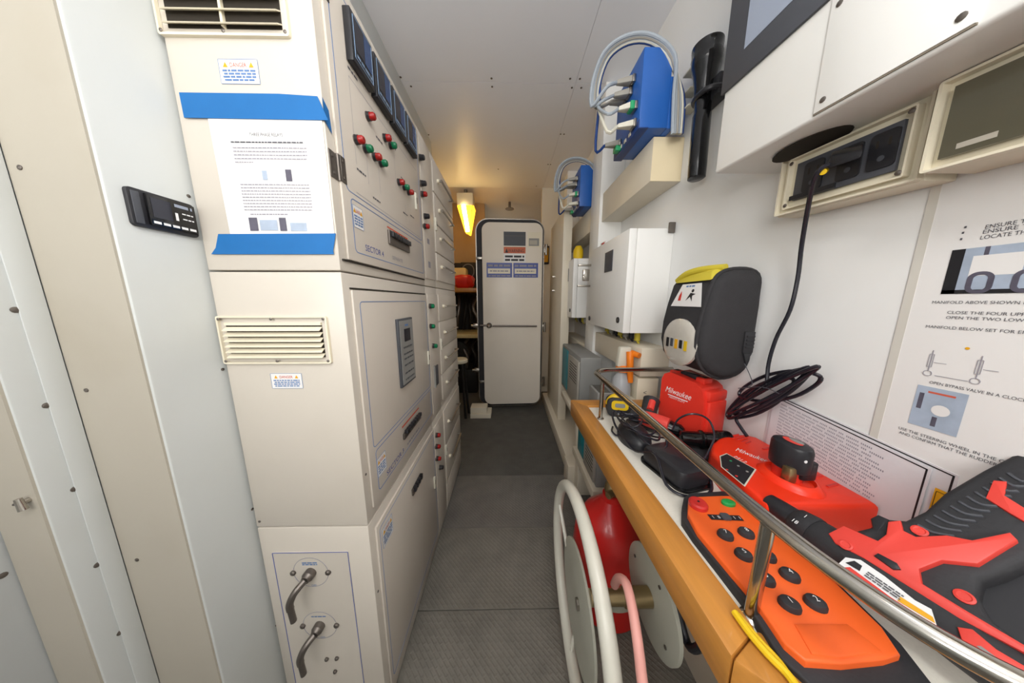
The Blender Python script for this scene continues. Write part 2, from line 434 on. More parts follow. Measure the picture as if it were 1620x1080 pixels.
def vent(parent, x0, x1, z0, z1, y=NY, slats=6, deep=False):
    f = FN(0, 0, y); m = MB('cream_plastic')
    m.ringr(f, x0, x1, z0, z1, .004, .0135, 0, .0055)
    a, b, c, d = x0+.0135, x1-.0135, z0+.013, z1-.019 if not deep else z1-.013
    m.fbox(f, a, b, d, z1-.0135, 0, .004)
    m.use('gap_dark').flat(f, a, b, c, d, .0005); m.use('cream_plastic')
    n = slats; h = (d-c)/n
    for i in range(n):
        z = c+i*h; k = .72 if not deep else .42
        m.add([f.p(a, z+h*.05, .011), f.p(b, z+h*.05, .011), f.p(b, z+h*k, .001), f.p(a, z+h*k, .001), f.p(a, z, .0095), f.p(b, z, .0095), f.p(b, z+h*(k-.08), 0), f.p(a, z+h*(k-.08), 0)],
              [(0, 1, 2, 3), (7, 6, 5, 4), (4, 5, 1, 0), (3, 2, 6, 7), (1, 5, 6, 2), (0, 3, 7, 4)])
    if deep: m.fbox(f, (a+b)/2-.002, (a+b)/2+.002, c, d, 0, .006)
    g = build('vent_grille', m, parent)
    s = MB('dull_steel')
    for v in (z0+.006, z1-.006):
        for u in (x0+.006, (x0+x1)/2, x1-.006): screw(s, f, u, v, .0028, .0055)
    build('screws', s, g); return g
def latch(parent, y, z):
    f = FA(y, z); m = MB('plug_white').fbox(f, -.006, .006, -.028, .028, 0, .012, .003)
    m.use('gap_dark').fbox(f, -.002, .002, -.008, .012, .012, .0125)
    o = build('latch', m, parent); o['label'] = 'white plastic latch'
def bar_handle(parent, y0, y1, z):
    f = FA(0, z); m = MB('steel')
    m.tube([f.p(y0, 0, 0), f.p(y0, 0, .022), f.p(y0+.012, 0, .026), f.p(y1-.012, 0, .026), f.p(y1, 0, .022), f.p(y1, 0, 0)], .005, 8, 2)
    m.use('cream_plastic').cyl(f.p(y0, 0, 0), f.p(y0, 0, .016), .009)
    return build('handle', m, parent)
def body(parent, y, z, aisle='cabinet_paint'):
    return build('cabinet_body', MB('cabinet_paint').box(BX, AX, y[0], y[1], z[0], z[1], .0025), parent)

# --- near column
up = thing('equipment_cabinet', (-.46, .77, ZS[2][0]), 'cream steel switchgear cabinet with four digital meters, topmost and nearest in the rack', 'cabinet')
body(up, YS[0], ZS[2])
d = MB('door_paint').fbox(FA(), .541, 1.02, 1.213, 1.735, 0, .006, .002)
f = FA(x=AX+.006)
d.use('gap_dark').fbox(FA(), .527, 1.02, 1.209, 1.2125, -.001, .004)
d.use('blue_line'); d.ringr(f, .555, 1.005, 1.352, 1.722, .012, .0018, 0, .0005); d.ringr(f, .566, 1.005, 1.232, 1.342, .01, .0018, 0, .0005)
d.use('ink_light'); d.flat(f, .59, .99, 1.36, 1.361); d.flat(f, .6, .98, 1.585, 1.586)
for y_, a_, b_ in ((.60, 1.42, 1.585), (.645, 1.40, 1.48), (.70, 1.40, 1.50), (.80, 1.45, 1.585), (.86, 1.38, 1.43)): d.flat(f, y_, y_+.0008, a_, b_)
d.use('ink')
for (y_, z_) in ((.60, 1.60), (.70, 1.53), (.60, 1.41), (.66, 1.375), (.84, 1.5), (.90, 1.41), (.84, 1.40), (.78, 1.56)): d.scrib(f, y_, y_+.035, z_, .004)
d.use('sign_blue'); d.text(f, .605, 1.243, .014, 'SECTOR 4', .0006, 'l', .085); d.use('ink_light').text(f, .74, 1.245, .010, 'SEPARATE', .0006, 'l', .07)
door = build('cabinet_door', d, up)
danger(door, f, .569, .606, 1.285, 1.33)
hinge(up, .541, 1.385); hinge(up, .541, 1.69)
for i in range(4):
    y = .598+i*.093
    m = MB('black_plastic').fbox(f, y, y+.084, 1.612, 1.705, 0, .015, .002)
    b = build('meter', m, up); b['label'] = 'black square digital meter with blue edged screen'
    m = MB('bezel_blue').ringr(Fr((f.o.x+.015, 0, 0), (0, 1, 0), (0, 0, 1)), y+.008, y+.078, 1.622, 1.699, .002, .0028, 0, .001)
    g = FA(x=AX+.021)
    m.use('screen_dark').flat(g, y+.012, y+.074, 1.64, 1.696, .0006); m.use('screen_blue').flat(g, y+.046, y+.074, 1.64, 1.696, .0008)
    m.use('bezel_blue').scrib(g, y+.014, y+.072, 1.628, .005, .0009)
    build('screen', m, b)
for q, c in (((586, 184), 'red_lamp'), ((568, 221), 'red_lamp'), ((582, 235), 'green_lamp'), ((596, 248), 'red_lamp'), ((606, 258), 'green_lamp'), ((612, 218), 'red_lamp'), ((621, 230), 'green_lamp'), ((634, 288), 'red_lamp'), ((642, 296), 'green_lamp'), ((649, 304), 'red_lamp')):
    button(door, q, c)
latch(door, .957, 1.475)
m = MB('ink_red').flat(f, .722, .862, 1.325, 1.329, .0008)
m.use('dull_steel').fbox(f, .722, .862, 1.283, 1.32, 0, .006, .001); m.use('black_plastic')
for i in range(8): m.fbox(f, .728+i*.0168, .739+i*.0168, 1.303, 1.317, .006, .014, .001)
build('terminal_strip', m, door)['label'] = 'row of dark terminal clips below a red line'
vent(up, -.594, -.374, 1.577, 1.70, slats=5, deep=True)
danger(up, FN(0, 0, NY), -.506, -.438, 1.508, 1.546)

mid = thing('equipment_cabinet', (-.46, .77, ZS[1][0]), 'cream steel cabinet with louvred vent and tall keypad panel, middle of the near stack', 'cabinet')
body(mid, YS[0], ZS[1])
d = MB('door_paint').fbox(FA(), .541, 1.022, .632, 1.152, 0, .006, .002)
d.use('gap_dark').fbox(FA(), .541, 1.022, 1.1535, 1.157, -.001, .003)
d.use('blue_line').ringr(f, .562, 1.01, .775, 1.128, .01, .0018, 0, .0005); d.ringr(f, .568, 1.01, .655, .765, .01, .0018, 0, .0005)
d.use('sign_blue').text(f, .61, .664, .014, 'SECTOR 3', .0006, 'l', .11); d.use('ink_light').scrib(f, .75, .86, .668, .006)
door = build('cabinet_door', d, mid)
danger(door, f, .569, .612, .69, .74)
m = MB('dark_grey').fbox(f, .728, .838, .868, 1.076, 0, .008, .0015); m.use('case_grey').fbox(f, .735, .831, .875, 1.07, .008, .0095)
m.use('screen_dark').fbox(f, .763, .808, 1.005, 1.044, .0095, .0105); m.use('ink_blue').scrib(f, .77, .80, 1.052, .006, .0102)
m.use('dark_grey')
for v in (.985, .965, .95, .93, .905, .885): m.scrib(f, .75, .82, v, .005, .0102)
build('keypad_panel', m, door)['label'] = 'tall grey keypad panel with a small display'
m = MB('ink_red').flat(f, .72, .865, .742, .748, .0008); m.use('dull_steel').fbox(f, .722, .87, .703, .722, 0, .006, .001); m.use('black_plastic')
for i in range(8): m.fbox(f, .728+i*.0168, .739+i*.0168, .72, .732, .004, .014, .001)
build('terminal_strip', m, door)
latch(door, 1.0, .90)
vent(mid, -.590, -.369, 1.0, 1.099, slats=6)
danger(mid, FN(0, 0, NY), -.503, -.438, .945, .978)
m = MB('dull_steel'); screw(m, FA(), .531, .73, .003); screw(m, FN(0, 0, NY), -.583, .62, .003); build('screws', m, mid)

low = thing('equipment_cabinet', (-.46, .77, 0), 'cream steel floor cabinet with two lever handles in a blue outline', 'cabinet')
body(low, YS[0], ZS[0])
build('plinth', MB('gap_dark').box(BX+.01, AX-.012, NY+.01, 1.028, 0, .0118), low)
d = MB('door_paint').fbox(FA(), .541, 1.022, .06, .575, 0, .006, .002)
d.use('blue_line').ringr(f, .553, 1.01, .078, .56, .01, .0014, 0, .0005)
door = build('cabinet_door', d, low)
danger(door, f, .562, .617, .49, .545)
m = MB('dull_steel').fbox(f, .755, .835, .478, .502, 0, .006, .001); m.use('black_plastic')
for i in range(4): m.fbox(f, .76+i*.019, .773+i*.019, .49, .508, .004, .014, .001)
build('terminal_strip', m, door)
latch(door, .992, .34)
fn = FN(0, 0, NY)
m = MB('cabinet_paint').fbox(fn, -.566, -.386, .03, .535, 0, .0015); fn2 = FN(0, 0, NY-.0015)
m.use('sign_blue').ringr(fn2, -.566, -.386, .03, .535, .002, .002, 0, .0005)
pn = build('lever_panel', m, low)
for (cx, cz) in ((-.481, .478), (-.479, .318)):
    m = MB('ink_light').ringr(fn2, cx-.042, cx+.042, cz-.042, cz+.042, .0415, .0012, 0, .0005, 10)
    m.use('ink_blue').scrib(fn2, cx-.018, cx+.018, cz+.026, .003); m.scrib(fn2, cx-.018, cx+.018, cz+.021, .003) if cz > .4 else None; m.text(fn2, cx+.003, cz-.04, .005, 'OFF', .0006, 'c')
    m.use('dull_steel')
    for s in (-1, 1): m.lathe(fn2.p(cx+s*.042, 0+cz), fn2.N, [(0, .0065), (.003, .0065), (.005, .004), (.005, 0)], 12)
    lv = build('lever_plate', m, low)
    m = MB('dull_steel'); a = fn2.p(cx, cz, 0)
    m.lathe(a, fn2.N, [(0, .013), (.012, .013), (.016, .010), (.02, .009), (.02, 0)], 16)
    m.tube([a+Vector((0, -.018, 0)), a+Vector((-.012, -.035, -.012)), a+Vector((-.022, -.04, -.035)), a+Vector((-.023, -.04, -.05))], .0075, 10)
    m.tube([a+Vector((-.023, -.04, -.045)), a+Vector((-.020, -.04, -.085))], .0062, 10, 0)
    build('lever', m, lv)
m = MB('dull_steel')
for (x_, z_) in ((-.474, .21), (-.448, .212), (-.457, .168)): m.lathe(fn2.p(x_, z_), fn2.N, [(0, .005), (.003, .005), (.005, .003), (.005, 0)], 12)
screw(m, FA(), .531, .40, .003); build('screws', m, low)

# --- slim control column
for zi, (nm, lab) in enumerate((('control_module', 'slim cream control strip with three red buttons, lowest of its column'), ('control_module', 'slim cream control strip with three green buttons, middle of its column'), ('control_module', 'slim cream control strip with black and red knobs, highest of its column'))):
    y, z = YS[1], ZS[zi]
    t = thing(nm, ((AX+BX)/2, (y[0]+y[1])/2, z[0]), lab, 'control panel')
    body(t, y, z)
    if zi == 0: build('plinth', MB('gap_dark').box(BX+.01, AX-.012, y[0], y[1], 0, .0118), t)
    fp = MB('door_paint').fbox(FA(), y[0]+.008, y[1]-.008, z[0]+.03, z[1]-.03, 0, .004, .0015)
    fp.use('ink')
    fp2 = FA(x=AX+.004)
    if zi == 2:
        L = (((667, 249), 'black_plastic'), ((670, 290), 'black_plastic'), ((671, 307), 'red_lamp'), ((675, 342), 'black_plastic'), ((675, 358), 'red_lamp'))
        fp.use('ink_light').flat(fp2, 1.075, 1.105, 1.36, 1.38); fp.flat(fp2, 1.075, 1.105, 1.265, 1.29)
    elif zi == 1:
        L = (((683, 484), 'green_lamp'), ((684, 516), 'green_lamp'), ((688, 547), 'green_lamp'))
    else: L = (((693, 688), 'red_lamp'), ((693, 706), 'red_lamp'), ((694, 725), 'red_lamp'), ((698, 739), 'black_plastic'))
    pl = build('front_panel', fp, t)
    for q, c in L: button(pl, q, c, .011)
    if zi == 1:
        build('socket_plate', MB('dark_grey').fbox(fp2, 1.085, 1.125, .75, .84, 0, .006, .001).use('case_grey').fbox(fp2, 1.074, 1.084, .745, .845, 0, .006), pl)
# --- drawer column
def zat(q): return PX(*q, AX+.02)
lab3 = ('cream steel drawer unit with two bar handles at floor level', 'cream steel drawer unit with four slanting bar handles, middle of the far column', 'cream steel drawer unit near the ceiling with four dark bar handles')
for zi in range(3):
    y, z = YS[2], ZS[zi]
    t = thing('drawer_unit', ((AX+BX)/2, (y[0]+y[1])/2, z[0]), lab3[zi], 'drawer unit')
    body(t, y, z)
    if zi == 0: build('plinth', MB('gap_dark').box(BX+.01, AX-.012, y[0], y[1], 0, .0118), t)
    n = (2, 4, 4)[zi]; z0 = z[0]+.03; h = (z[1]-z[0]-.055)/n
    if zi == 0: z0 = .17; h = .205
    for k in range(n):
        a = z0+k*h
        dr = build('drawer', MB('door_paint').fbox(FA(), y[0]+.012, y[1]-.012, a+.003, a+h-.003, 0, .006, .002), t)
        bar_handle(dr, 1.27, 1.50, a+h*.55)
    if zi == 0: build('kick_panel', MB('door_paint').fbox(FA(), y[0]+.012, y[1]-.012, .03, .165, 0, .004, .001), t)
    latch(t, 1.205, {0: .36, 1: .92, 2: 1.47}[zi])

# paper notice and painter's tape on the near face
fN = FN(0, 0, NY-.0005)
q = [PY(326, 170, NY-.001), PY(508, 176, NY-.001), PY(530, 376, NY-.001), PY(365, 372, NY-.001)]
m = MB('paper').prism([q[3], q[2], q[1], q[0]], (0, -.0006, 0))
f = FN(0, 0, NY-.0018)
m.use('ink').text(f, -.44, 1.425, .0055, 'THREE PHASE RELAYS', .0002, 'c', .06)
m.scrib(f, -.505, -.375, 1.414, .0022); m.use('ink_light')
for i in range(5): m.scrib(f, -.503, -.37 if i < 4 else -.47, 1.405-i*.006, .0018)
m.use('photo_blue').flat(f, -.457, -.448, 1.352, 1.368); m.use('photo_dark').flat(f, -.414, -.403, 1.350, 1.370)
m.use('ink_light')
for i in range(9): m.scrib(f, -.500, -.372, 1.343-i*.0055, .0018)
m.use('ink_light').scrib(f, -.49, -.42, 1.291, .002)
m.use('photo_dark').flat(f, -.495, -.479, 1.262, 1.286); m.use('photo_blue').flat(f, -.475, -.442, 1.263, 1.282); m.use('photo_dark').flat(f, -.438, -.425, 1.262, 1.286); m.use('photo_blue').flat(f, -.418, -.387, 1.262, 1.277)
o = build('paper_notice', m); tag(o, 'white printed instruction sheet taped to the upper cream cabinet between blue tapes', 'notice')
m = MB('blue_tape'); y = NY-.003
pts = [PY(*a, y) for a in ((291, 186), (519, 190), (502, 152), (440, 148), (283, 146))]
m.prism(pts[::1], (0, .0006, 0))
a_ = PY(502, 152, y); b_ = PY(519, 190, y)
m.add([Vector((AX+.0015, y+.001, a_.z)), Vector((AX+.0015, y+.001, b_.z)), Vector((AX+.0015, .535, b_.z-.012)), Vector((AX+.0015, .532, a_.z-.012))], [(0, 1, 2, 3)])
o = build('painters_tape', m); tag(o, 'strip of blue tape along the top edge of the paper notice', 'tape', 'blue tape strips holding the notice')
m = MB('blue_tape')
m.prism([PY(*a, y) for a in ((334, 402), (528, 402), (527, 396), (531, 369), (345, 370), (341, 392))], (0, .0006, 0))
o = build('painters_tape', m); tag(o, 'strip of blue tape along the bottom edge of the paper notice', 'tape', 'blue tape strips holding the notice')

# thermostat-like car style panel on the white pillar
f = FA(0, 0, -.5995)
t = thing('control_display', (-.5995, .473, 1.245), 'black flush control display on the white pillar beside the paper notice', 'display')
build('bezel', MB('black_plastic').rrect(f, .431, .517, 1.248, 1.307, .006, 0, .006, bev=.0015), t)
m = MB('dark_grey').fbox(f, .4345, .444, 1.253, 1.302, .006, .0075, .001)
m.use('black_gloss').fbox(f, .449, .513, 1.254, 1.303, .006, .011, .001); m.use('white_print')
for i in range(5): m.fbox(f, .452+i*.012, .461+i*.012, 1.257, 1.261, .011, .0115)
m.flat(f, .482, .486, 1.27, 1.283, .0115); m.scrib(f, .492, .508, 1.274, .002, .0115); m.scrib(f, .492, .508, 1.283, .002, .0115)
m.use('screen_dark').flat(f, .453, .478, 1.267, 1.298, .0115); m.use('screen_grey').scrib(f, .483, .508, 1.293, .005, .0115)
build('display_face', m, t)

# ================================================================== FAR END: door, shelves, lamp
Rz = Matrix.Translation((.045, 2.5, 0)) @ Matrix.Rotation(math.radians(2.5), 4, 'Z') @ Matrix.Translation((-.045, -2.5, 0))
f = FN(0, 0, 2.5)
def MR(m): a = MB(m); a.M = Rz; return a
m = MR('leaf_paint').rrect(f, -.247, .33, .06, 1.85, .075, -.035, .012, 8, .004)
d1 = struct('door_1', m)
m = MR('black_rubber').ringr(f, -.30, .345, .03, 1.885, .11, .07, -.09, -.037, 8); build('gasket_rim', m, d1)
m = MR('steel').ringr(f, -.308, .353, .022, 1.893, .118, .008, -.10, -.025, 8); build('door_frame', m, d1)
m = MR('dull_steel').lathe(f.p(-.19, .885, .012), f.N, [(0, .028), (.012, .026), (.02, .015), (.028, .012), (.028, 0)])
m.cyl(f.p(-.16, .882, .024), f.p(.285, .877, .024), .0085); m.cyl(f.p(-.28, .888, .02), f.p(-.19, .885, .02), .009)
build('bolt_bar', m, d1)
for z_ in (1.53, .3): build('clip', MR('steel').fbox(f, -.305, -.245, z_-.012, z_+.012, -.02, -.005, .003), d1)
for z_ in (.88, .42):
    build('dog_catch', MR('steel').fbox(f, -.35, -.30, z_-.02, z_+.02, -.06, -.02, .004).cyl(f.p(-.37, z_, -.03), f.p(-.30, z_, -.03), .012), d1)
for z_ in (1.62, .86, .28):
    build('hinge', MR('steel').cyl(f.p(.375, z_-.05, -.04), f.p(.375, z_+.05, -.04), .014).fbox(f, .345, .375, z_-.03, z_+.03, -.05, -.03, .003), d1)
def sign(name, u0, u1, v0, v1, bg, extra=None, lab=None):
    m = MR(bg).fbox(f, u0, u1, v0, v1, .0121, .0135)
    g = Fr(f.o+f.N*.0136, f.U, f.V)
    if extra: extra(m, g)
    o = build(name, m, d1); o['label'] = lab; return o
U = lambda x: (PY(x, 430, 2.5)).x
V = lambda y: (PY(810, y, 2.5)).z
sign('sign_panel', U(797), U(831), V(389), V(367), 'dark_grey', lambda m, g: m.use('case_dark').flat(g, U(799), U(829), V(374), V(373)), 'dark grey square plate')
sign('warning_sign', U(797), U(831), V(415), V(391), 'paper', lambda m, g: (m.use('sign_orange').flat(g, U(797), U(831), V(401), V(391), .0004), m.use('ink_black').text(g, U(816), V(399.5), .03, 'WARNING', .0008, 'c', .15), m.poly([g.p(U(799), V(400), .0008), g.p(U(804), V(400), .0008), g.p(U(801.5), V(393), .0008)]), m.scrib(g, U(799), U(829), V(407.5), .018, .0008), m.scrib(g, U(799), U(829), V(413), .018, .0008)), 'white and orange WARNING sign')
sign('faded_sticker', U(834), U(855), V(391), V(367), 'cream_plastic', lambda m, g: (m.use('case_grey').flat(g, U(836), U(852), V(389), V(377), .0004), m.use('tan_paint').flat(g, U(837), U(849), V(387), V(380), .0008)), 'faded beige sticker')
for a, b in ((770, 810), (812, 851)):
    sign('blue_sign', U(a), U(b), V(439), V(416), 'sign_blue', lambda m, g: (m.use('cream_plastic').flat(g, U(a+2), U(b-3), V(433), V(425), .0004), m.use('ink_light').scrib(g, U(a+2), U(b-3), V(422), .018, .0006), m.scrib(g, U(a+5), U(b-6), V(430), .012, .0008), m.scrib(g, U(a+3), U(b-3), V(437.5), .012, .0006)), 'blue bordered instruction sign')

# bulkhead to the left beyond the rack and shelving
struct('wall_bulkhead', MB('machine_dark').box(-.98, -.30, 3.45, 3.5, 0, 1.62).use('brown_wall').box(-.98, -.30, 3.45, 3.5, 1.62, HC))
struct('trim_7', MB('cream_paint').box(.38, WX, 3.0, 3.05, 0, HC))
for i, (z_, lab, m_) in enumerate(((1.27, 'wooden shelf at the far end carrying a red bag', 'wood'), (.74, 'narrow wooden shelf at the far end beside the door bolt', 'pale_yellow'))):
    t = thing('wooden_shelf', (-.6, 3.0, z_-.05), lab, 'shelf')
    build('board', MB(m_).box(-.97, -.30, 2.9, 3.4, z_-.045, z_, .004), t)
    for x_ in (-.9, -.33): build('bracket', MB('steel').box(x_-.012, x_+.012, 2.95, 3.44, z_-.06, z_-.046), t)
def blob(cx, cy, cz, rx, ry, rz, matn, seed, name, lab, cat, amp=.12):
    random.seed(seed); m = MB(matn); n0 = 0; m.ball((cx, cy, cz), (rx, ry, rz), 20)
    for v in m.v:
        d_ = (v-Vector((cx, cy, cz))); k = 1+amp*math.sin(9*d_.x/rx+seed)*math.cos(3*d_.z/rz+d_.y/ry*4)
        v.x = cx+d_.x*k; v.z = max(cz-rz*.8, cz+max(-rz*.8, min(rz*.75, d_.z*k)))
        v.y = cy+d_.y*k
    return tag(build(name, m), lab, cat)
blob(-.52, 3.05, 1.35, .13, .1, .1, 'cylinder_red', 3, 'canvas_bag', 'crumpled red bag lying on the upper far shelf', 'bag')
o = build('storage_tub', MB('pale_yellow').box(-.68, -.52, 3.2, 3.38, 1.27, 1.53, .02)); tag(o, 'pale yellow tub behind the red bag on the far shelf', 'tub')
random.seed(4)
t = thing('pump_unit', (-.6, 3.1, .0), 'dark pump with pipework standing below the far wooden shelves', 'machine')
build('housing', MB('machine_dark').box(-.9, -.38, 2.95, 3.4, .0, .30, .02).cyl((-.62, 2.95, .5), (-.62, 3.4, .5), .15), t)
for i in range(4):
    x_ = -.72+i*.1
    build('pipe', MB(('dull_steel', 'machine_dark')[i % 2]).tube([(x_, 3.0, .3), (x_+.03, 2.95, .45), (x_-.02, 2.98, .58), (x_+.02, 3.1, .66)], .018, 10), t)
t = thing('hose_bundle', (-.6, 3.3, .76), 'dark pipes and hoses between the two far shelves', 'pipework')
for i in range(5):
    x_ = -.75+i*.085
    build('hose', MB(('machine_dark', 'dull_steel', 'machine_dark')[i % 3]).tube([(x_, 3.25, .765), (x_+.02, 3.2, .9), (x_+.05*math.sin(i), 3.22, 1.05), (x_+.03, 3.3, 1.2)], .02, 10), t)
o = build('wall_fan', MB('machine_dark').box(-.62, -.42, 3.38, 3.45, 1.4, 1.62, .01).use('dull_steel').ringr(FN(0, 0, 3.38), -.6, -.44, 1.42, 1.6, .078, .012, 0, .01, 8)); tag(o, 'dark round fan on the wall behind the red bag', 'fan')
t = thing('stool', (-.47, 2.35, 0), 'small stool with cream seat in the gap beyond the rack', 'stool')
build('seat', MB('cream_plastic').lathe((-.47, 2.35, .54), (0, 0, 1), [(0, .07), (.008, .08), (.03, .08), (.04, .07), (.042, 0)]), t)
for a in range(4):
    c_, s_ = math.cos(a*PI/2+.7), math.sin(a*PI/2+.7)
    build('leg', MB('machine_dark').cyl((-.47+.05*c_, 2.35+.05*s_, .54), (-.47+.085*c_, 2.35+.085*s_, 0), .012), t)
o = build('step_box', MB('cream_paint').box(-.37, -.17, 2.28, 2.44, 0, .045, .004).box(-.37, -.21, 2.30, 2.42, .045, .10, .004)); tag(o, 'low cream step block on the floor below the door', 'step')

# bulkhead lamp
t = thing('bulkhead_lamp', (-.49, 3.1, 2.28), 'glowing yellow caged lamp hanging from the far ceiling', 'lamp')
build('housing', MB('plug_white').box(-.565, -.385, 2.98, 3.14, 2.17, 2.30, .01).use('dull_steel').cyl((-.475, 3.06, 2.3), (-.475, 3.06, HC), .02), t)
c_ = [(-.565, 2.98, 2.17), (-.375, 2.98, 2.17), (-.375, 3.14, 2.17), (-.565, 3.14, 2.17), (-.49, 3.02, 1.90), (-.43, 3.02, 1.87), (-.43, 3.10, 1.87), (-.49, 3.1, 1.90)]
build('lens', MB('lamp_glow').hexa([Vector(a) for a in c_], .01), t)
build('tube', MB('lamp_tube').cyl((-.49, 2.975, 2.165), (-.455, 3.012, 1.90), .022), t)
m = MB('dull_steel')
build('cage', m.tube([(-.53, 2.972, 2.17), (-.49, 2.985, 2.02), (-.46, 3.01, 1.88), (-.44, 3.01, 1.88), (-.415, 2.985, 2.02), (-.39, 2.972, 2.17)], .003, 6), t)
t = thing('sprinkler', (.022, 3.4, 2.3), 'small sprinkler head on the ceiling above the door', 'sprinkler')
build('head', MB('dull_steel').cyl((.022, 3.4, 2.28), (.022, 3.4, HC), .015).lathe((.022, 3.4, 2.27), (0, 0, 1), [(0, .055), (.006, .055), (.012, .02), (.02, .015), (.02, 0)], 16), t)
e0 = PY(863, 405, 2.99)
o = build('emergency_light', MB('black_plastic').box(e0.x-.04, e0.x+.04, 2.975, 2.999, e0.z-.09, e0.z+.11, .005).use('warn_yellow').box(e0.x-.028, e0.x+.028, 2.97, 2.975, e0.z-.07, e0.z+.09, .002)); tag(o, 'small yellow panel in a black frame right of the door', 'light')

# ================================================================== RIGHT WALL FRAMING
struct('trim_8', MB('cream_paint').box(.43, .50, 2.05, 2.62, .05, 1.83, .004))           # tall panel by the door
struct('trim_9', MB('white_paint').box(.56, WX, 1.63, 1.80, 0, HC, .003))                 # post
for i, (a, b, z0, z1) in enumerate(((1.098, 1.63, 1.606, 1.768), (1.80, 2.62, 1.606, 1.768), (1.05, 1.63, .80, .925), (1.80, 2.62, .66, .80))):
    m = MB('cream_paint').box(.576, WX, a, b, z0, z1, .002)
    if i == 0: m.use('beam_end').box(.577, WX-.001, a-.002, a, z0+.001, z1-.001)
    struct('trim_%d' % (10+i), m)
struct('trim_14', MB('white_paint').box(.575, WX, 2.62, 2.75, 0, HC, .003))
struct('trim_15', MB('cream_paint').box(.385, WX, 1.42, 2.70, 0, .10, .004).box(.36, .5, 1.36, 1.47, 0, .145, .004))  # curb

# ---------------- enclosures
def enclosure(y0, y1, z0, z1, xf, label):
    t = thing('junction_box', ((xf+WX)/2, (y0+y1)/2, z0), label, 'electrical box')
    build('housing', MB('white_paint').box(xf+.034, WX, y0, y1, z0, z1, .003), t)
    dm = MB('white_paint').box(xf, xf+.032, y0+.001, y1-.001, z0, z1, .003); g = FW(0, 0, xf)
    dr = build('door', dm, t)
    build('window', MB('dark_grey').fbox(g, -(y0+(y1-y0)*.52), -(y0+(y1-y0)*.32), z1-.155, z1-.055, 0, .003, .001), dr)
    for yy, zz in ((y0+.055, z0+.055), (y1-.03, z0+.035)):
        build('lock', MB('black_plastic').cyl(g.p(-yy, zz, 0), g.p(-yy, zz, .004), .014).use('dull_steel').cyl(g.p(-yy, zz, .004), g.p(-yy, zz, .006), .006), dr)
    return t
b1 = enclosure(1.105, 1.60, .985, 1.43, .512, 'larger white electrical box with small dark window, above the spray bottle')
build('bracket', MB('dull_steel').box(.672, .698, 1.095, 1.104, 1.41, 1.452, .002), b1)
b2 = enclosure(1.90, 2.34, 1.0, 1.435, .482, 'smaller more distant white electrical box, beyond the larger one')
def clasp(y, z, x, label):
    t = thing('door_clasp', (x, y, z), label, 'clasp', None)
    build('body', MB('chrome').box(x-.02, x+.02, y-.012, y+.012, z-.035, z+.035, .005).cyl((x-.01, y-.01, z), (x-.01, y-.025, z), .009), t)
    for dz in (-.065, .06): build('arm', MB('steel').box(x-.05, x+.03, y-.012, y+.012, z+dz-.006, z+dz+.006, .002), t)
clasp(1.60, 1.285, .485, 'chrome clasp on the far edge of the larger electrical box')
clasp(2.36, 1.285, .455, 'chrome clasp on the far edge of the smaller electrical box')
p = PY(915, 394, 1.98)
o = build('yellow_dome', MB('yellow').lathe((p.x, p.y, 1.4355), (0, 0, 1), [(0, .03), (.03, .038), (.07, .036), (.10, .02), (.105, 0)], 20)); tag(o, 'yellow plastic dome standing on the smaller electrical box', 'dome')  # unidentified yellow plastic dome, no lamp in it
o = build('first_aid_carton', MB('paper').box(.56, .62, 1.50, 1.58, 1.4305, 1.47, .002).use('stop_red').box(.559, .56, 1.52, 1.56, 1.435, 1.465)); tag(o, 'small white and red carton on top of the larger electrical box', 'box')

# wiring below the boxes
for nm, (y0, y1, z, lab) in {'a': (1.15, 1.58, .97, 'yellow and black wiring terminals under the larger electrical box'), 'b': (1.84, 2.3, .985, 'yellow and grey wiring terminals under the smaller electrical box')}.items():
    t = thing('cable_glands', (.63, (y0+y1)/2, z-.04), lab, 'cable glands')
    n = 7
    for i in range(n):
        yy = y0+(y1-y0)*(i+.5)/n; c_ = ('yellow_dull', 'black_plastic', 'plug_grey')[i % 3]
        build('gland', MB(c_).cyl((.62, yy, z+.014), (.62, yy, z-.03), .013).cyl((.62, yy, z-.03), (.63, yy, z-.045), .005), t)

# ---------------- blue interface box with plugs and cable loops
def tubecable(parent, pts, r, m, name='cable'): return build(name, MB(m).tube(pts, r, 8, 3), parent)
bx = thing('interface_box', (.545, 1.165, 1.77), 'large blue interface box with grey plugs on the wooden beam end by the flashlight', 'interface box')
m = MB('blue_box').box(.492, .60, 1.05, 1.27, 1.77, 2.03, .004); m.use('blue_dark').box(.4915, .53, 1.0505, 1.28, 1.7695, 1.80, .002)
build('housing', m, bx)
build('side_flange', MB('blue_box').box(.60, .625, 1.052, 1.25, 1.77, 1.94, .002), bx)
fb = FW(0, 0, .4915)
m = MB('plug_white')
for (y_, z_) in ((1.12, 1.785), (1.16, 1.785), (1.20, 1.785)): m.fbox(fb, -y_-.008, -y_+.008, z_-.005, z_+.008, 0, .003)
build('port_labels', m, bx)
plugs = [((1003, 128), 'plug_grey', None), ((998, 148), 'plug_grey', None), ((990, 160), 'plug_grey', None), ((1006, 170), 'plug_white', 'green_plug'), ((1004, 202), 'plug_white', None), ((981, 228), 'plug_grey', None)]
ends = []
